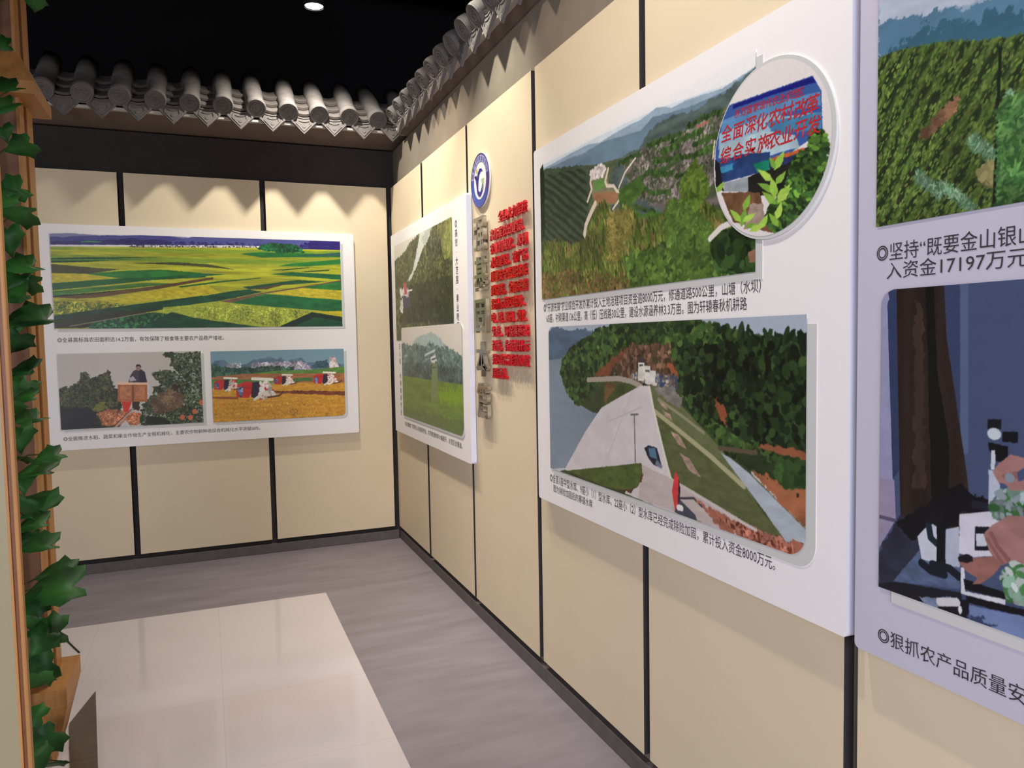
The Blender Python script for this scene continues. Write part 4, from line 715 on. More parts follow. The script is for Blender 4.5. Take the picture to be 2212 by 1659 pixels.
def corner_warp(X, Y, W, H, rad):
    # pulls the grid corners in so that the outline gets rounded corners; rad = (tl, tr, br, bl)
    for r, cx, cy, sx, sy in ((rad[0], 0, H, 1, -1), (rad[1], W, H, -1, -1), (rad[2], W, 0, -1, 1), (rad[3], 0, 0, 1, 1)):
        if r <= 0: continue
        a = (X - cx) * sx; b = (Y - cy) * sy; m = (a < r) & (b < r)
        p = np.clip(r - a, 0, None); q = np.clip(r - b, 0, None); mx = np.maximum(p, q); l = np.hypot(p, q) + 1e-9; f = np.where(m, mx / l, 1.0)
        X = np.where(m, cx + sx * (r - p * f), X); Y = np.where(m, cy + sy * (r - q * f), Y)
    return X, Y
def print_obj(name, art, side, s0, s1, z0, z1, d, parent, label, res=560, rad=(0, 0, 0, 0), gain=1.0, disc=False, gam=1.0):
    W, H = s1 - s0, z1 - z0; nx, ny = max(8, int(W * res)), max(8, int(H * res)); im = paint(ART[art], nx, ny, W / H, 1.0, gam)
    u, v = np.meshgrid(np.linspace(0, 1, nx) ** gam, np.linspace(0, 1, ny)); X = u * W; Y = (1 - v) * H
    if disc:
        a, b = 2 * u - 1, 1 - 2 * v; X = W / 2 * (1 + a * np.sqrt(1 - b * b / 2)); Y = H / 2 * (1 + b * np.sqrt(1 - a * a / 2))
        ui = np.clip((X / W * nx).astype(int), 0, nx - 1); vi = np.clip(((1 - Y / H) * ny).astype(int), 0, ny - 1); im = im[vi, ui]
    else: X, Y = corner_warp(X, Y, W, H, rad)
    S = s0 + X; Z = z0 + Y
    if side == 'back': P = np.stack([S, np.full_like(S, -d), Z], -1)
    else: P = np.stack([np.full_like(S, -d), -S, Z], -1)
    n = nx * ny; me = bpy.data.meshes.new(name); me.vertices.add(n); me.vertices.foreach_set('co', P.reshape(-1).astype(np.float32))
    idx = np.arange(n).reshape(ny, nx); q = np.stack([idx[1:, :-1], idx[1:, 1:], idx[:-1, 1:], idx[:-1, :-1]], -1).reshape(-1, 4); nf = len(q)
    me.loops.add(nf * 4); me.polygons.add(nf); me.loops.foreach_set('vertex_index', q.ravel().astype(np.int32)); me.polygons.foreach_set('loop_start', np.arange(0, nf * 4, 4, dtype=np.int32))
    me.update(calc_edges=True); me.validate()
    c = np.where(im <= 0.04045, im / 12.92, ((im + 0.055) / 1.055) ** 2.4) * gain; col = np.ones((n, 4), np.float32); col[:, :3] = np.clip(c.reshape(-1, 3), 0, 0.9)
    ca = me.color_attributes.new('ink', 'FLOAT_COLOR', 'POINT'); ca.data.foreach_set('color', col.ravel()); me.materials.append(M['print'])
    o = bpy.data.objects.new(name, me); C.objects.link(o); o.parent = parent; o['label'] = label
    return o
def sheet(name, side, s0, s1, z0, z1, d0, d1, material, parent, rad=(0, 0, 0, 0), seg=8):
    # a thin rounded plate on the wall plane between distances d0 and d1 from it
    pts = []
    for r, cx, cz, a0 in ((rad[0], s0, z1, 180), (rad[1], s1, z1, 90), (rad[2], s1, z0, 0), (rad[3], s0, z0, 270)):
        sx = 1 if cx == s0 else -1; sz = 1 if cz == z0 else -1
        if r <= 0: pts.append((cx, cz)); continue
        for k in range(seg + 1):
            t = math.radians(a0 - 90 * k / seg); pts.append((cx + sx * r + r * math.cos(t), cz + sz * r + r * math.sin(t)))
    mp = wall_map(side); bm = bmesh.new(); prism(bm, [mp(s, z, d0) for s, z in pts], mp(0, 0, d1) - mp(0, 0, d0))
    if isinstance(material, tuple):
        nv = (mp(0, 0, 1) - mp(0, 0, 0)).normalized()
        for f in bm.faces: f.normal_update(); f.material_index = 0 if f.normal.dot(nv) > 0.9 else 1
    return mesh_obj(name, bm, list(material) if isinstance(material, tuple) else material, parent)

# ================================================================== SETTING
bm = bmesh.new(); box(bm, -7.0, 0.4, -12.0, 0.4, -0.10, 0.0); o = mesh_obj('floor', bm, floor_material()); struct(o)
bm = bmesh.new(); box(bm, -7.0, 1.6, -12.0, 1.6, 4.30, 4.40); o = mesh_obj('ceiling', bm, M['black']); struct(o)
# the wall behind the cladding, with the raised black wall behind the tiled eave
bm = bmesh.new(); box(bm, -4.2, 0.03, 0.03, 0.16, 0.0, 2.895); struct(mesh_obj('wall_back', bm, M['wall']))
bm = bmesh.new(); box(bm, -7.0, 1.6, 0.75, 0.85, 0.0, 4.30); struct(mesh_obj('wall_back_upper', bm, M['black']))
bm = bmesh.new(); box(bm, 0.03, 0.16, -7.2, 0.03, 0.0, 2.895); struct(mesh_obj('wall_right', bm, M['wall_light']))
bm = bmesh.new(); box(bm, 0.85, 0.95, -12.0, 0.75, 0.0, 4.30); struct(mesh_obj('wall_right_upper', bm, M['black']))
bm = bmesh.new(); box(bm, -4.2, 0.0, 0.004, 0.03, 0.0, 0.066, bevel=0.004); struct(mesh_obj('baseboard_back', bm, M['skirt']))
bm = bmesh.new(); box(bm, 0.004, 0.03, -7.2, 0.004, 0.0, 0.066, bevel=0.004); struct(mesh_obj('baseboard_right', bm, M['skirt']))
# dark steel beams under the ceiling
for i, y in enumerate((-0.1, -1.7, -3.3)):
    bm = bmesh.new(); box(bm, -6.5, 0.7, y - 0.06, y + 0.06, 4.14, 4.296); struct(mesh_obj('trim_%d' % (i + 1), bm, M['duct']))

# ---- cream cladding panels
def wall_panel(side, s0, s1, label):
    o = sheet('wall_panel', side, s0, s1, 0.098, 2.622, -0.030, 0.0, (M['panel'], M['edge']), None)
    tag(o, label, 'wall panel', 'cream cladding panels'); return o
wall_panel('back', -0.886, -0.035, 'cream wall panel on the back wall, rightmost, against the corner')
wall_panel('back', -1.767, -0.923, 'cream wall panel on the back wall, middle one behind the field photo board')
wall_panel('back', -2.650, -1.805, 'cream wall panel on the back wall, leftmost, beside the ivy post')
RP = [(0.002, 0.840, 'cream wall panel on the right wall, first one from the corner'),
      (0.880, 1.739, 'cream wall panel on the right wall, behind the near half of the crop spraying board'),
      (1.768, 2.606, 'cream wall panel carrying the round badge and the red and silver lettering'),
      (2.646, 3.461, 'cream wall panel behind the left half of the dam photo board'),
      (3.497, 4.312, 'cream wall panel behind the right half of the dam photo board'),
      (4.351, 5.190, 'cream wall panel behind the laboratory photo board at the right edge')]
for a, b, lb in RP: wall_panel('right', a, b, lb)

# ================================================================== DISPLAY BOARDS
def board(label, side, s0, s1, z0, z1, rad=0.012, face='board'):
    mp = wall_map(side); t = thing('display_board', label, 'display board', mp((s0 + s1) / 2, z0, 0.004), 'white photo display boards')
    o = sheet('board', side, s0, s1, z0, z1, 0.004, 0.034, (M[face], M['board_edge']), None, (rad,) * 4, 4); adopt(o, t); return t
def adopt(o, t):
    o.parent = t; o.matrix_parent_inverse = Matrix.Translation(-t.location)
def photo(t, art, side, s0, s1, z0, z1, label, d=0.0370, rad=(0, 0, 0, 0), edge=(0.020, 0.016), gain=1.0, res=560, gam=1.0):
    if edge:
        e = sheet('drop_shadow_edge', side, s0 + edge[0], s1 + edge[0], z0 - edge[1], z1 - edge[1], 0.0335, d - 0.0012, M['drop_shadow_edge'], None, rad); e['label'] = 'pale grey drop shadow printed behind the photograph, offset right and down'; adopt(e, t)  # the print's drop shadow, built as an offset grey plate
    o = print_obj('photo_print', art, side, s0, s1, z0, z1, d, None, label, res, rad, gain, False, gam); adopt(o, t); return o
def caption(t, body, side, s, z, h, width, slope=0.0):
    o = text_obj('caption', body, (s, z), side, 0.0348, h, width, M['ink'], None, slope=slope)
    if o: reparent_world(o, t)
    return o
def reparent_world(o, t):
    o.parent = t; o.matrix_parent_inverse = Matrix.Translation(-t.location)
def vcaption(t, body, side, s, z, h, pitch):
    # vertical writing, one character under the other, as one caption
    W = []; F = []; off = 0
    for k, ch in enumerate(body):
        if ch == ' ': continue
        me, co = text_mesh(ch, h)
        if len(co) == 0: continue
        c = (co[:, 0].max() + co[:, 0].min()) / 2; mp = wall_map(side)
        W += [mp(s + (a - c) * h * 0.9, z - k * pitch + b * h, 0.0348) for a, b, _ in co]
        F += [[off + i for i in p.vertices] for p in me.polygons]; off += len(co); bpy.data.meshes.remove(me)
    me = bpy.data.meshes.new('caption'); me.from_pydata([tuple(w) for w in W], [], F); me.materials.append(M['ink']); o = bpy.data.objects.new('caption', me); C.objects.link(o); adopt(o, t); return o

G_BACK, G_FAR, G_MAIN, G_NEAR = 1.0, 1.0, 1.0, 1.0
b1 = board('white board on the back wall with a yellow field panorama above two smaller photos', 'back', -2.258, -0.290, 0.832, 2.273)
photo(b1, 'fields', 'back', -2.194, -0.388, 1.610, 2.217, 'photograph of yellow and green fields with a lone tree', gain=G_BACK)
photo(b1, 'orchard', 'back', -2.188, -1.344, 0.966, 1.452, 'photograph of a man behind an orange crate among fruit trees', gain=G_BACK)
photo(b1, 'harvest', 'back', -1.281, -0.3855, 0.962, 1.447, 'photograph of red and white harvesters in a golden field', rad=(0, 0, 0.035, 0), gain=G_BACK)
caption(b1, '◎全县高标准农田面积达14.2万亩，有效保障了粮食等主要农产品稳产增收。', 'back', -2.182, 1.527, 0.034, 0.99)
caption(b1, '◎全面推进水稻、蔬菜和果业作物生产全程机械化，主要农作物耕种收综合机械化水平突破60%。', 'back', -2.178, 0.895, 0.030, 1.20)

b2 = board('white board by the corner with a crop sprayer photo above a drone photo', 'right', 0.112, 1.826, 0.840, 2.257)
photo(b2, 'sprayer', 'right', 0.220, 1.577, 1.500, 2.170, 'photograph of a sprayer jetting water over an orchard slope', d=0.0362, edge=None, gain=G_FAR, res=420)
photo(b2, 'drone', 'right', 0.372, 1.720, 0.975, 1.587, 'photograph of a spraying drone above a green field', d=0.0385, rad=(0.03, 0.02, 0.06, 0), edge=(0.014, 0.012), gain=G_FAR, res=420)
vcaption(b2, '◎高效·大范围·果业喷药', 'right', 1.650, 2.105, 0.048, 0.050)
vcaption(b2, '无人机·水稻植保作业', 'right', 0.300, 1.440, 0.044, 0.052)
caption(b2, '◎全面推广农用无人机植保作业，农药喷洒效率大幅提升，示范区全覆盖。', 'right', 0.40, 0.906, 0.034, 1.28)

b3 = board('large white board with terraced hills, a round inset and a dam photo', 'right', 2.699, 4.352, 0.831, 2.262)
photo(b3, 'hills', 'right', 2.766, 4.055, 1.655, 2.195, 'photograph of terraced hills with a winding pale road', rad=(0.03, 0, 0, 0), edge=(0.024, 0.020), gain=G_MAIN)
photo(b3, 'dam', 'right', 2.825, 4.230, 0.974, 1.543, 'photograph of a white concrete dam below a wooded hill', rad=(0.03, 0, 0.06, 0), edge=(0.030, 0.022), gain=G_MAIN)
# round inset: pale rim ring shifted to suggest its drop shadow, printed disc, red sign lettering
def disc_plate(name, side, s, z, r, d0, d1, material, parent, seg=64):
    mp = wall_map(side); bm = bmesh.new(); prism(bm, [mp(s + r * math.cos(2 * math.pi * k / seg), z + r * math.sin(2 * math.pi * k / seg), d0) for k in range(seg)], mp(0, 0, d1) - mp(0, 0, d0))
    o = mesh_obj(name, bm, material, None); adopt(o, parent); return o
disc_plate('inset_rim', 'right', 4.105, 1.941, 0.2115, 0.0340, 0.0395, M['drop_shadow_edge'], b3)['label'] = 'pale grey ring around the round inset photograph'
o = print_obj('photo_print', 'oval', 'right', 3.897, 4.304, 1.738, 2.145, 0.0402, None, 'round inset photograph of a blue roadside sign and green shoots', 700, disc=True, gain=G_MAIN); adopt(o, b3)
def sign_line(body, px, h, sl, mat_):
    for ch, (s, z) in zip(body, px):
        o = text_obj('sign_lettering', ch, (s - h / 2, z - h * 0.38), 'right', 0.0406, h, None, mat_, None, offset=0.013, shear=0.15); reparent_world(o, b3)
SIGN1 = [(3.9483, 2.0197), (3.9962, 2.0163), (4.0406, 2.0168), (4.084, 2.0138), (4.1268, 2.0119), (4.167, 2.0129), (4.2108, 2.0086), (4.2466, 2.0074)]
SIGN2 = [(3.9435, 1.9647), (3.9948, 1.9647), (4.0407, 1.9641), (4.0863, 1.9616), (4.1271, 1.9613), (4.1681, 1.9606), (4.2111, 1.9629), (4.2505, 1.9604)]
SIGN0 = [(3.9888, 2.0587), (4.0135, 2.0572), (4.0375, 2.0557), (4.061, 2.0543), (4.0839, 2.0529), (4.1063, 2.0515), (4.1282, 2.0502), (4.1497, 2.0489), (4.1706, 2.0476), (4.1912, 2.0463), (4.2112, 2.0451)]
sign_line('全面深化农村改革', SIGN1, 0.044, 0, M['red_ink'])
sign_line('综合实施农业开发', SIGN2, 0.044, 0, M['red_ink'])
sign_line('示范国家现代农业示范区', SIGN0, 0.022, 0, M['red_ink'])
caption(b3, '◎“开源先锋”农业综合开发办累计投入土地治理项目资金逾8000万元，修通道路500公里，山塘（水坝）', 'right', 2.777, 1.606, 0.038, 1.296)
caption(b3, '65座，衬砌渠道136公里，高（低）压线路30公里，建设水源涵养林3.3万亩。图为轩辕春秋机耕路', 'right', 2.803, 1.564, 0.038, 1.218)
caption(b3, '◎全县1座中型水库、9座小（1）型水库、22座小（2）型水库已经完成除险加固，累计投入资金8000万元。', 'right', 2.815, 0.921, 0.036, 1.312)
caption(b3, '图为除险加固后的寨基水库', 'right', 2.846, 0.884, 0.032, 0.331)

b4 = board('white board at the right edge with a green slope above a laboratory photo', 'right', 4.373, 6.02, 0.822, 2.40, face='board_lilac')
photo(b4, 'forest', 'right', 4.420, 5.700, 1.713, 2.250, 'photograph of a planted green slope under blue hills', edge=None, d=0.0362, gain=G_NEAR, res=760, gam=1.7)
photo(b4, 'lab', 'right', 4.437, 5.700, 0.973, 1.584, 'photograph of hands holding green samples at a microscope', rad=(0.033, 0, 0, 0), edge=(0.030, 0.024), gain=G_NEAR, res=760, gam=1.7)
caption(b4, '◎坚持“既要金山银山，又要绿水青山”理念，累计投', 'right', 4.421, 1.645, 0.038, 0.79)
caption(b4, '入资金17197万元。图为油茶林基地示范园', 'right', 4.446, 1.608, 0.036, 0.70)
caption(b4, '◎狠抓农产品质量安全监管，保障群众舌尖上的安全', 'right', 4.435, 0.859, 0.036, 0.80)

# ================================================================== BADGE AND LETTERING ON THE THIRD PANEL
BS, BZ, BR_ = 1.983, 2.288, 0.132
bd = thing('round_badge', 'round blue and white emblem badge above the silver characters', 'badge', (-0.002, -BS, BZ))
disc_plate('badge_disc', 'right', BS, BZ, BR_, 0.002, 0.011, M['white_enamel'], bd)
def ring_arc(name, r0, r1, a0, a1, d0, d1, m, seg=40):
    mp = wall_map('right'); bm = bmesh.new(); n = max(6, int(seg * abs(a1 - a0) / 360)); rows = []
    for k in range(n + 1):
        t = math.radians(a0 + (a1 - a0) * k / n); rows.append([bm.verts.new(mp(BS + r * math.cos(t), BZ + r * math.sin(t), d)) for r, d in ((r0, d0), (r0, d1), (r1, d1), (r1, d0))])
    for a, b in zip(rows[:-1], rows[1:]):
        for k in range(4): bm.faces.new((a[k], b[k], b[(k + 1) % 4], a[(k + 1) % 4]))
    if abs(a1 - a0) < 360: bm.faces.new(rows[0]); bm.faces.new(rows[-1][::-1])
    bmesh.ops.recalc_face_normals(bm, faces=bm.faces); o = mesh_obj(name, bm, m); adopt(o, bd); return o
ring_arc('badge_ring', 0.092, 0.127, 170, 330, 0.0105, 0.0130, M['blue'])['label'] = 'blue lower arc of the ring'
ring_arc('badge_ring', 0.092, 0.127, -30, 12, 0.0105, 0.0130, M['violet'])['label'] = 'violet right arc of the ring'
ring_arc('badge_ring', 0.092, 0.127, 12, 170, 0.0105, 0.0128, M['lilac'])['label'] = 'pale lilac lettered arc of the ring'
ring_arc('badge_rim', 0.127, 0.1325, 0, 360, 0.0105, 0.0140, M['violet'], 64)
for k, ch in enumerate('国家现代农业示范区'):
    t = math.radians(160 - k * 17.5); me, co = text_mesh(ch, 1.0)
    c = (co[:, :2].max(0) + co[:, :2].min(0)) / 2; h = 0.026; ca, sa = math.cos(t - math.pi / 2), math.sin(t - math.pi / 2); mp = wall_map('right'); W = []
    for a, b, _ in co:
        a, b = (a - c[0]) * h, (b - c[1]) * h; W.append(mp(BS + 0.1095 * math.cos(t) + a * ca - b * sa, BZ + 0.1095 * math.sin(t) + a * sa + b * ca, 0.0136))
    o = finish_text('badge_lettering', me, np.array(W, np.float32), M['indigo'], None); reparent_world(o, bd)
def flat(name, pts, m, d=0.0130):
    mp = wall_map('right'); bm = bmesh.new(); prism(bm, [mp(BS + x * BR_, BZ + y * BR_, 0.0105) for x, y in pts], mp(0, 0, d) - mp(0, 0, 0.0105)); o = mesh_obj(name, bm, m); adopt(o, bd); return o
flat('emblem_stroke', [(-.50, .22), (-.38, .26), (-.26, .05), (-.22, -.30), (-.10, -.42), (.06, -.42), (.20, -.28), (.24, -.12), (.30, -.22), (.24, -.44), (.06, -.58), (-.14, -.58), (-.32, -.44), (-.40, -.10)], M['indigo'])
flat('emblem_stroke', [(-.34, .10), (-.20, .32), (-.02, .44), (.18, .42), (.30, .32), (.10, .34), (-.08, .24), (-.18, .02), (-.22, -.28), (-.32, -.20)], M['indigo'], 0.0134)
flat('emblem_bar', [(.14, .02), (.44, .02), (.40, -.24), (.28, -.46), (.30, -.20), (.20, -.10)], M['sage'])
flat('emblem_bar', [(-.60, .24), (-.46, .26), (-.40, .14), (-.50, .12)], M['maroon'])
flat('emblem_dot', [(-.34 + .06 * math.cos(k * .628), .42 + .09 * math.sin(k * .628)) for k in range(10)], M['amber'])

ORD = ['first', 'second', 'third', 'fourth', 'fifth', 'sixth', 'seventh', 'eighth', 'ninth', 'tenth', 'eleventh', 'twelfth']
SZ = [2.120, 1.915, 1.712, 1.492, 1.282]; WHERE = ['just below the round badge', 'second from the top', 'middle one of five', 'fourth from the top', 'lowest of the five']
for k, ch in enumerate('强基固本篇'):
    o = text_obj('silver_character', ch, (1.912 + 0.002 * k, SZ[k] - 0.163), 'right', 0.020, 0.185, 0.165, M['silver'], None, extrude=0.010, offset=0.013)
    tag(o, 'large silver raised character %s, %s' % (ch, WHERE[k]), 'lettering', 'silver raised characters')
LINES = ['    全县大力推进', '高标准农田建设、', '农业机械化、水利', '水保建设、农产品', '质量安全监管体系', '建设等，全面完善', '提升示范区供水、', '电、路、通讯、文化、', '生态、环保等基础', '设施，有效提升示', '范区综合能力和发', '展后劲。']
for r, ln in enumerate(LINES):
    pitch = 0.0560 if r != 7 else 0.0448; z = 2.048 - r * 0.0660 + (0.004 if r == 0 else 0); s = 2.133; k = 0
    for ch in ln:
        if ch == ' ': s += pitch / 2; continue
        hh = 0.056
        o = text_obj('red_character', ch, (s + 0.002, z - 0.008), 'right', 0.017, hh, None, M['red'], None, extrude=0.006, offset=0.005)
        if o:
            name = {'、': 'comma mark', '，': 'comma', '。': 'full stop'}.get(ch, 'character ' + ch)
            row = 'top row' if r == 0 else ('bottom row' if r == 11 else ORD[r] + ' row')
            tag(o, 'small red raised %s, %s from the left in the %s of red text' % (name, ORD[k], row), 'lettering', 'red raised characters')
        s += pitch; k += 1

# ================================================================== TILED EAVES
def round_tile_bm():
    # barrel roof tile: local +Y runs up the slope, end disc at y = 0 facing -Y
    bm = bmesh.new(); n = 28; R0 = 0.062; L = 0.52; prof = [(0.0, R0 * 0.98), (0.010, R0 * 1.04), (0.045, R0 * 1.02), (0.055, R0 * 0.93), (0.24, R0 * 0.93), (0.245, R0 * 0.99), (L, R0 * 0.97)]
    rings = [[bm.verts.new((r * math.cos(2 * math.pi * k / n), y, r * math.sin(2 * math.pi * k / n))) for k in range(n)] for y, r in prof]
    for a, b in zip(rings[:-1], rings[1:]):
        for k in range(n): bm.faces.new((a[k], b[k], b[(k + 1) % n], a[(k + 1) % n]))
    bm.faces.new(rings[-1]); bm.faces.new(rings[0][::-1]); bmesh.ops.recalc_face_normals(bm, faces=bm.faces); return bm
def end_disc_bm():
    # relief roundel: raised rim, inner ring and a small character-like relief
    bm = bmesh.new(); n = 28; prof = [(0.061, 0.0), (0.060, -0.007), (0.052, -0.007), (0.049, -0.002), (0.038, -0.002), (0.036, -0.006), (0.031, -0.006), (0.029, -0.002), (0.0001, -0.003)]
    rings = [[bm.verts.new((r * math.cos(2 * math.pi * k / n), y, r * math.sin(2 * math.pi * k / n))) for k in range(n)] for r, y in prof]
    for a, b in zip(rings[:-1], rings[1:]):
        for k in range(n): bm.faces.new((a[k], a[(k + 1) % n], b[(k + 1) % n], b[k]))
    for x0, x1, z0, z1 in ((-0.020, 0.020, 0.010, 0.016), (-0.003, 0.003, -0.020, 0.020), (-0.016, 0.016, -0.006, -0.001), (-0.020, -0.014, -0.018, -0.004), (0.014, 0.020, -0.018, -0.004)): box(bm, x0, x1, -0.007, -0.002, z0, z1)
    bmesh.ops.recalc_face_normals(bm, faces=bm.faces); return bm
def drip_tile_bm():
    # pointed drip tile: shield-shaped hanging plate with raised border, plus the curved pan behind it
    out = [(-0.070, 0.084), (-0.084, 0.034), (-0.056, 0.006), (-0.026, -0.026), (0.0, -0.052), (0.026, -0.026), (0.056, 0.006), (0.084, 0.034), (0.070, 0.084), (0.040, 0.070), (0.0, 0.064), (-0.040, 0.070)]
    bm = bmesh.new(); prism(bm, [(x, -0.002 - 0.10 * (0.05 - z), z) for x, z in out], (0, 0.013, 0))
    def band(sc, y0, y1, w):
        ins = [(x * sc, (z + 0.0) * sc + 0.002) for x, z in out]; ins2 = [(x * (sc - w), (z + 0.0) * (sc - w) + 0.002) for x, z in out]; n = len(out)
        A = [bm.verts.new((x, y0 - 0.10 * (0.05 - z), z)) for x, z in ins]; B = [bm.verts.new((x, y0 - 0.10 * (0.05 - z), z)) for x, z in ins2]
        A2 = [bm.verts.new((x, y1 - 0.10 * (0.05 - z), z)) for x, z in ins]; B2 = [bm.verts.new((x, y1 - 0.10 * (0.05 - z), z)) for x, z in ins2]
        for k in range(n):
            j = (k + 1) % n; bm.faces.new((A2[k], A2[j], B2[j], B2[k])); bm.faces.new((A[k], A[j], A2[j], A2[k])); bm.faces.new((B[k], B2[k], B2[j], B[j]))
    band(0.95, -0.002, -0.0065, 0.13); band(0.62, -0.002, -0.006, 0.15)
    v = [bm.verts.new((0.011 * math.cos(6.283 * k / 10), -0.010, 0.004 + 0.009 * math.sin(6.283 * k / 10))) for k in range(10)]; w = [bm.verts.new((a.co.x * 1.3, -0.003, 0.004 + (a.co.z - 0.004) * 1.3)) for a in v]
    bm.faces.new(v)
    for k in range(10): bm.faces.new((v[k], w[k], w[(k + 1) % 10], v[(k + 1) % 10]))
    bmesh.ops.recalc_face_normals(bm, faces=bm.faces); return bm
def pan_tile_bm():
    # three overlapping concave pan tiles stepping up the slope, front edges visible between the barrels
    bm = bmesh.new(); n = 12
    for st in range(3):
        y0, y1 = 0.004 + st * 0.10, 0.004 + st * 0.10 + 0.17; dz = 0.020 * (st + 1); rows = []
        for k in range(n + 1):
            x = -0.098 + 0.196 * k / n; z = 0.046 * (abs(x) / 0.098) ** 2 + dz + 0.014; rows.append([bm.verts.new(p) for p in ((x, y0, z), (x, y0, z - 0.016), (x, y1, z - 0.016), (x, y1, z))])
        for a, b in zip(rows[:-1], rows[1:]):
            for k in range(4): bm.faces.new((a[k], b[k], b[(k + 1) % 4], a[(k + 1) % 4]))
        bm.faces.new(rows[0]); bm.faces.new(rows[-1][::-1])
    bmesh.ops.recalc_face_normals(bm, faces=bm.faces); return bm
def eave(label, rot, origin, caps, tips, z_cap, z_tip, x0, x1, depth, front):
    # local frame: x along the wall, +y into the wall, origin on the panel plane
    t = thing('tiled_eave', label, 'roof eave', origin, 'tiled wall eaves'); t.rotation_euler = (0, 0, rot); SL = math.radians(36)
    rt = mesh_obj('round_tile', round_tile_bm(), M['tile'], t, True); ed = mesh_obj('end_disc', end_disc_bm(), M['tile'], rt); dt = mesh_obj('drip_tile', drip_tile_bm(), M['tile'], t); pt = mesh_obj('pan_tile', pan_tile_bm(), M['tile_dark'], t)
    rnd = random.Random(5 + int(rot * 10))
    for i, c in enumerate(caps):
        o, e = (rt, ed) if i == 0 else (copy_obj(rt, t), None)
        if e is None: e = copy_obj(ed, o)
        o.location = (c + rnd.uniform(-0.004, 0.004), front - 0.020, z_cap + rnd.uniform(-0.003, 0.003)); o.rotation_euler = (SL, 0, rnd.uniform(-0.03, 0.03))
    for i, c in enumerate(tips):
        o = dt if i == 0 else copy_obj(dt, t); o.location = (c, front + 0.010, z_tip + 0.052); o.rotation_euler = (0.0, 0, rnd.uniform(-0.03, 0.03))
        p = pt if i == 0 else copy_obj(pt, t); p.location = (c, front + 0.014, z_tip + 0.104); p.rotation_euler = (SL * 0.8, 0, 0)
    bm = bmesh.new(); zb = z_tip + 0.072   # bed under the tiles: soffit board with a mortar lip at the front
    prism(bm, [(x0, front + 0.035, zb), (x0, 0.045, zb - 0.045), (x0, depth, zb - 0.045), (x0, depth, zb + 0.28), (x0, front + 0.06, zb + 0.010)], (x1 - x0, 0, 0)); mesh_obj('soffit', bm, M['soffit'], t)
    bm = bmesh.new(); box(bm, x0, x1, front + 0.018, front + 0.050, zb - 0.010, zb + 0.008, bevel=0.003); mesh_obj('mortar_lip', bm, M['mortar'], t)
    return t
caps = [0.255, 0.055] + [-0.145 - 0.2 * k for k in range(12)]; tips = [0.355, 0.155] + [-0.045 - 0.2 * k for k in range(12)]
eave('grey tiled eave with round tile ends along the top of the back wall', 0.0, (0, 0, 0), caps, tips, 3.018, 2.881, -2.50, 0.42, 0.42, -0.30)
# right wall: local x = -Y (rotated -90 degrees about Z turns local +y into world +X)
capsR = [0.43 + 0.19 * k for k in range(24)]; tipsR = [0.525 + 0.19 * k for k in range(24)]
eave('grey tiled eave with pointed drip tiles along the top of the right wall', -math.pi / 2, (0, 0, 0), capsR, tipsR, 3.018, 2.878, 0.365, 5.1, 0.42, -0.055)

# ================================================================== WOODEN POSTS AND IVY AT THE LEFT
def far_post():
    X0, X1, Y0, Y1 = -2.10, -1.869, -2.51, -2.30     # front face at Y0; the trimmed side face at X1
    t = thing('wooden_post', 'pine post with cap and foot mouldings standing behind the ivy', 'post', (-1.99, -2.40, 0.0))
    bm = bmesh.new(); box(bm, X0, X1 - 0.012, Y0, Y1, 0.0, 3.95); adopt(mesh_obj('shaft', bm, M['wood_face']), t)
    bm = bmesh.new(); box(bm, X1 - 0.012, X1, Y0 - 0.003, Y0 + 0.062, 0.0, 3.95, bevel=0.003); adopt(mesh_obj('trim_strip', bm, M['wood']), t)
    bm = bmesh.new(); box(bm, X1 - 0.012, X1 - 0.006, Y0 + 0.062, Y0 + 0.115, 0.0, 3.95); adopt(mesh_obj('trim_groove', bm, M['wood_dark']), t)
    bm = bmesh.new(); box(bm, X1 - 0.012, X1, Y0 + 0.115, Y1 + 0.003, 0.0, 3.95, bevel=0.003); adopt(mesh_obj('trim_strip', bm, M['wood']), t)
    def mould(name, z_flat, z_mid, z_end):
        # square collar: flat at z_flat, vertical to z_mid, then tapering back to the shaft at z_end
        bm = bmesh.new(); pr = [(0.002, z_flat), (0.054, z_flat), (0.054, z_mid), (0.004, z_end)]; rings = []
        for e, z in pr: rings.append([bm.verts.new(p) for p in ((X0 - e, Y0 - e, z), (X1 + e, Y0 - e, z), (X1 + e, Y1 + e, z), (X0 - e, Y1 + e, z))])
        for a, b in zip(rings[:-1], rings[1:]):
            for k in range(4): bm.faces.new((a[k], a[(k + 1) % 4], b[(k + 1) % 4], b[k]))
        bm.faces.new(rings[0]); bm.faces.new(rings[-1][::-1]); bmesh.ops.recalc_face_normals(bm, faces=bm.faces); adopt(mesh_obj(name, bm, M['wood']), t)
    mould('cap', 2.352, 2.395, 2.500); mould('foot', 0.290, 0.225, 0.030)
far_post()
t = thing('wooden_post', 'olive beige post with an orange wood edge cut off by the left border', 'post', (-1.95, -3.92, 0.0))
bm = bmesh.new(); box(bm, -2.26, -1.664, -3.95, -3.930, 0.0, 3.6); adopt(mesh_obj('face_board', bm, M['post_face']), t)
bm = bmesh.new(); box(bm, -1.664, -1.659, -3.952, -3.930, 0.0, 3.6, bevel=0.0015); adopt(mesh_obj('edge_strip', bm, M['wood']), t)
bm = bmesh.new(); box(bm, -1.659, -1.653, -3.949, -3.932, 0.0, 3.6); adopt(mesh_obj('edge_groove', bm, M['wood_dark']), t)
bm = bmesh.new(); box(bm, -1.653, -1.645, -3.952, -3.936, 0.0, 3.6, bevel=0.003); adopt(mesh_obj('edge_strip', bm, M['wood']), t)

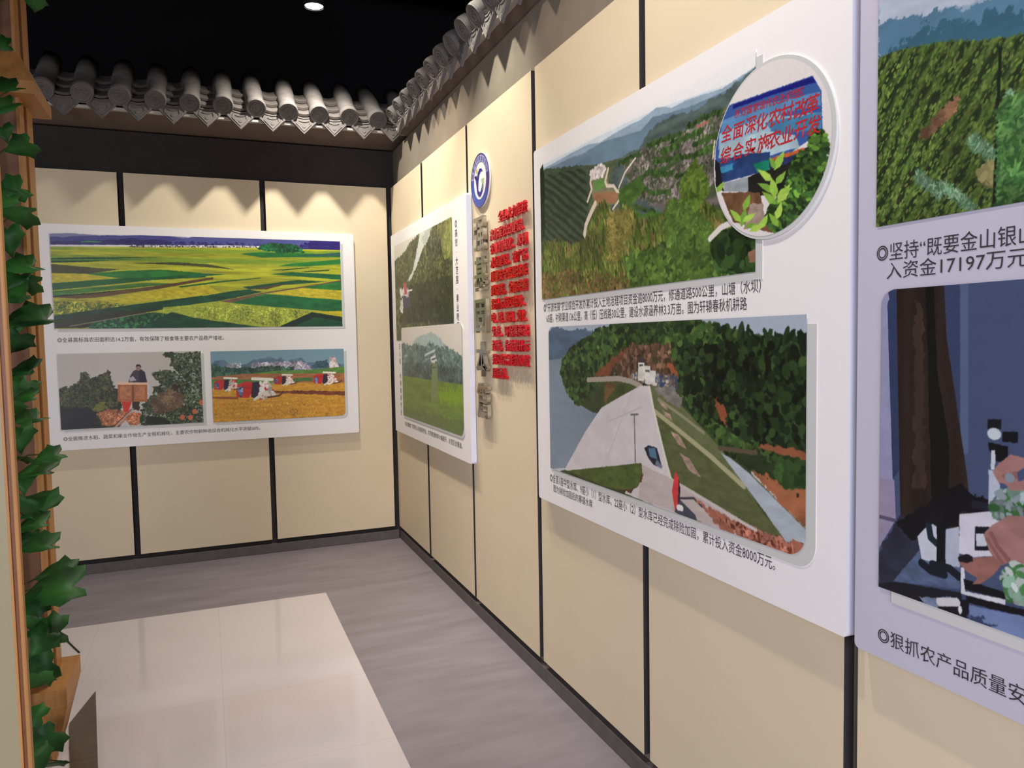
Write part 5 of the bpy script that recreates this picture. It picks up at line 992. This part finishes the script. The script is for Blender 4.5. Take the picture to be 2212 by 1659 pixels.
IVY = [(-1.786, -2.64, 2.628, 0.068, 2.89, 0.85, -0.07), (-1.867, -2.742, 2.447, 0.06, 1.62, -0.47, 0.29), (-1.844, -2.832, 2.287, 0.09, 2.03, -0.85, 0.03), (-1.89, -2.64, 2.282, 0.093, 2.38, -0.71, -0.28), (-1.827, -2.75, 2.134, 0.086, 2.19, 0.79, 0.21), (-1.856, -2.832, 2.155, 0.058, 3.4, -0.49, 0.09), (-1.88, -2.64, 2.012, 0.093, 2.02, -0.25, 0.27), (-1.884, -2.732, 1.957, 0.075, 2.82, -0.42, 0.0), (-1.845, -2.745, 1.922, 0.107, 1.81, 1.1, 0.3), (-1.898, -2.64, 1.857, 0.096, 3.18, 0.01, -0.14), (-1.829, -2.847, 1.744, 0.106, 1.85, -0.91, 0.24), (-1.859, -2.791, 1.711, 0.082, 2.59, -0.62, -0.05), (-1.85, -2.64, 1.711, 0.087, 1.64, 0.89, 0.22), (-1.867, -2.726, 1.663, 0.081, 1.92, -0.62, -0.15), (-1.819, -2.795, 1.586, 0.155, 1.72, -1.08, 0.35), (-1.901, -2.64, 1.569, 0.093, 3.22, -0.66, -0.21), (-1.857, -2.809, 1.517, 0.087, 2.73, 0.53, 0.17), (-1.85, -2.765, 1.433, 0.089, 1.45, -0.85, -0.28), (-1.885, -2.64, 1.364, 0.093, 2.49, -0.37, 0.19), (-1.841, -2.806, 1.345, 0.07, 1.67, -0.96, -0.23), (-1.882, -2.784, 1.31, 0.074, 3.35, 0.83, 0.28), (-1.874, -2.64, 1.258, 0.105, 1.88, -1.17, 0.32), (-1.882, -2.723, 1.212, 0.09, 3.18, -0.22, 0.19), (-1.79, -2.777, 1.149, 0.083, 1.81, -1.02, 0.22), (-1.891, -2.64, 1.129, 0.059, 1.51, 1.1, -0.04), (-1.84, -2.739, 1.096, 0.132, 1.57, -1.23, -0.12), (-1.879, -2.721, 1.063, 0.069, 3.18, -0.71, 0.2), (-1.853, -2.64, 0.968, 0.13, 1.04, -0.84, -0.28), (-1.853, -2.857, 1.008, 0.086, 2.6, 0.39, -0.31), (-1.859, -2.728, 0.916, 0.108, 1.91, -1.18, -0.25), (-1.896, -2.64, 0.859, 0.084, 2.65, -0.65, -0.18), (-1.819, -2.86, 0.876, 0.117, 1.49, -1.26, 0.19), (-1.865, -2.777, 0.869, 0.068, 2.24, 0.92, -0.18), (-1.819, -2.64, 0.725, 0.13, 1.47, -1.2, -0.06), (-1.804, -2.755, 0.706, 0.19, 1.69, -1.14, -0.0), (-1.864, -2.724, 0.653, 0.096, 1.85, -0.7, -0.2), (-1.897, -2.64, 0.568, 0.093, 2.71, 0.52, -0.25), (-1.831, -2.727, 0.555, 0.117, 1.39, -0.78, 0.34), (-1.839, -2.776, 0.545, 0.091, 2.39, -0.42, 0.2), (-1.872, -2.64, 0.411, 0.118, 1.89, -0.0, -0.28), (-1.871, -2.75, 0.408, 0.098, 2.99, 0.53, 0.3), (-1.876, -2.767, 0.3, 0.074, 1.09, -0.58, 0.1), (-1.873, -2.64, 0.151, 0.114, 2.22, 0.01, 0.11), (-1.865, -2.816, 0.176, 0.087, 3.25, -0.56, 0.32), (-1.836, -2.73, 0.108, 0.075, 2.06, 0.89, 0.12)]
def ivy():
    t = thing('ivy_vine', 'green ivy vine climbing between the two wooden posts', 'plant', (-1.90, -2.62, 0.0)); rnd = random.Random(3)
    shape = [(0.0, -0.10), (0.18, -0.28), (0.42, -0.30), (0.44, -0.08), (0.60, 0.10), (0.44, 0.22), (0.34, 0.42), (0.15, 0.62), (0.0, 0.86), (-0.15, 0.62), (-0.34, 0.42), (-0.44, 0.22), (-0.60, 0.10), (-0.44, -0.08), (-0.42, -0.30), (-0.18, -0.28)]
    bm = bmesh.new(); st = bmesh.new(); prev = None
    for x, y, z, size, ang, tilt, yaw in IVY:
        # leaf in its own plane: midrib direction given by ang, folded along the midrib, tip bent down
        R = Matrix.Rotation(yaw, 3, 'Z') @ Matrix.Rotation(tilt, 3, 'X') @ Matrix.Rotation(-ang, 3, 'Y'); c = Vector((x, y, z)); f = rnd.uniform(0.10, 0.34); b = rnd.uniform(0.05, 0.3)
        def P(a, q): return c + R @ Vector((a * size, (-f * abs(a) + b * max(0, q) ** 2 - 0.03 * math.sin(9 * a + 5 * q)) * size, (q - 0.2) * size))
        mids = [bm.verts.new(P(0, q)) for q in (-0.10, 0.12, 0.36, 0.60, 0.86)]
        rt = [bm.verts.new(P(*p)) for p in shape[1:8]]; lf = [bm.verts.new(P(*p)) for p in shape[:8:-1]]
        for side, flip in ((rt, False), (lf, True)):
            quads = [(mids[0], side[0], side[1], side[2]), (mids[0], side[2], mids[1]), (mids[1], side[2], side[3], side[4]), (mids[1], side[4], mids[2]), (mids[2], side[4], side[5], side[6]), (mids[2], side[6], mids[3]), (mids[3], side[6], mids[4])]
            for q in quads: bm.faces.new(q[::-1] if flip else q)
        base = P(0, -0.10); vine = Vector((-1.955 + 0.012 * math.sin(z * 5), -2.60, z - 0.05)); mid = (base + vine) / 2 + Vector((0, -0.01, 0.02)); tube(st, [vine, mid, base], [0.003, 0.0025, 0.002], 5)
    tube(st, [(-1.955 + 0.012 * math.sin(0.10 * k * 5), -2.60 + 0.008 * math.cos(k), 0.10 * k) for k in range(0, 32)], 0.006, 7)
    bm.normal_update()
    o = mesh_obj('foliage', bm, M['leaf'], None, True); adopt(o, t); m = o.modifiers.new('thickness', 'SOLIDIFY'); m.thickness = 0.0012
    adopt(mesh_obj('stem', st, M['stem'], None, True), t)
ivy()
# thin dark slab over a dark floor band in front of the post and the thin cord beside it
bm = bmesh.new(); prism(bm, [(x, y, 0.0) for x, y in [(-1.81, -1.942), (-1.724, -2.605), (-1.671, -3.016), (-1.745, -2.984), (-1.816, -2.565), (-1.869, -2.22)]], (0, 0, 0.010))
tag(mesh_obj('floor_slab', bm, M['dark_slab']), 'thin dark brown slab on the floor in front of the ivy post', 'floor board')
bm = bmesh.new(); tube(bm, [(x, y, 0.004) for x, y in [(-2.055, -1.167), (-2.014, -1.252), (-1.976, -1.344), (-1.941, -1.427)]], 0.0035, 6)
tag(mesh_obj('cord', bm, M['cord'], None, True), 'thin dark cord on the white tiles beside the foot of the ivy post', 'cord')

# ================================================================== CEILING SPOTLIGHT
t = thing('spotlight', 'lit round ceiling spotlight in front of the dark back wall', 'spotlight', BACK_LAMP)
def lathe(bm, prof, n=28):
    rings = [[bm.verts.new((r * math.cos(6.28318 * k / n), r * math.sin(6.28318 * k / n), z)) for k in range(n)] for r, z in prof]
    for a, b in zip(rings[:-1], rings[1:]):
        for k in range(n): bm.faces.new((a[k], a[(k + 1) % n], b[(k + 1) % n], b[k]))
    return rings
bm = bmesh.new(); r = lathe(bm, [(0.058, -0.004), (0.060, 0.0), (0.058, 0.07), (0.040, 0.10), (0.012, 0.105)]); bm.faces.new(r[-1]); bmesh.ops.recalc_face_normals(bm, faces=bm.faces); mesh_obj('housing', bm, M['duct'], t, True)
bm = bmesh.new(); r = lathe(bm, [(0.001, 0.004), (0.054, 0.004)]); mesh_obj('lens', bm, M['lamp_glow'], t)
bm = bmesh.new(); tube(bm, [(0, 0, 0.10), (0, 0, 0.742)], 0.008); mesh_obj('stem', bm, M['duct'], t)
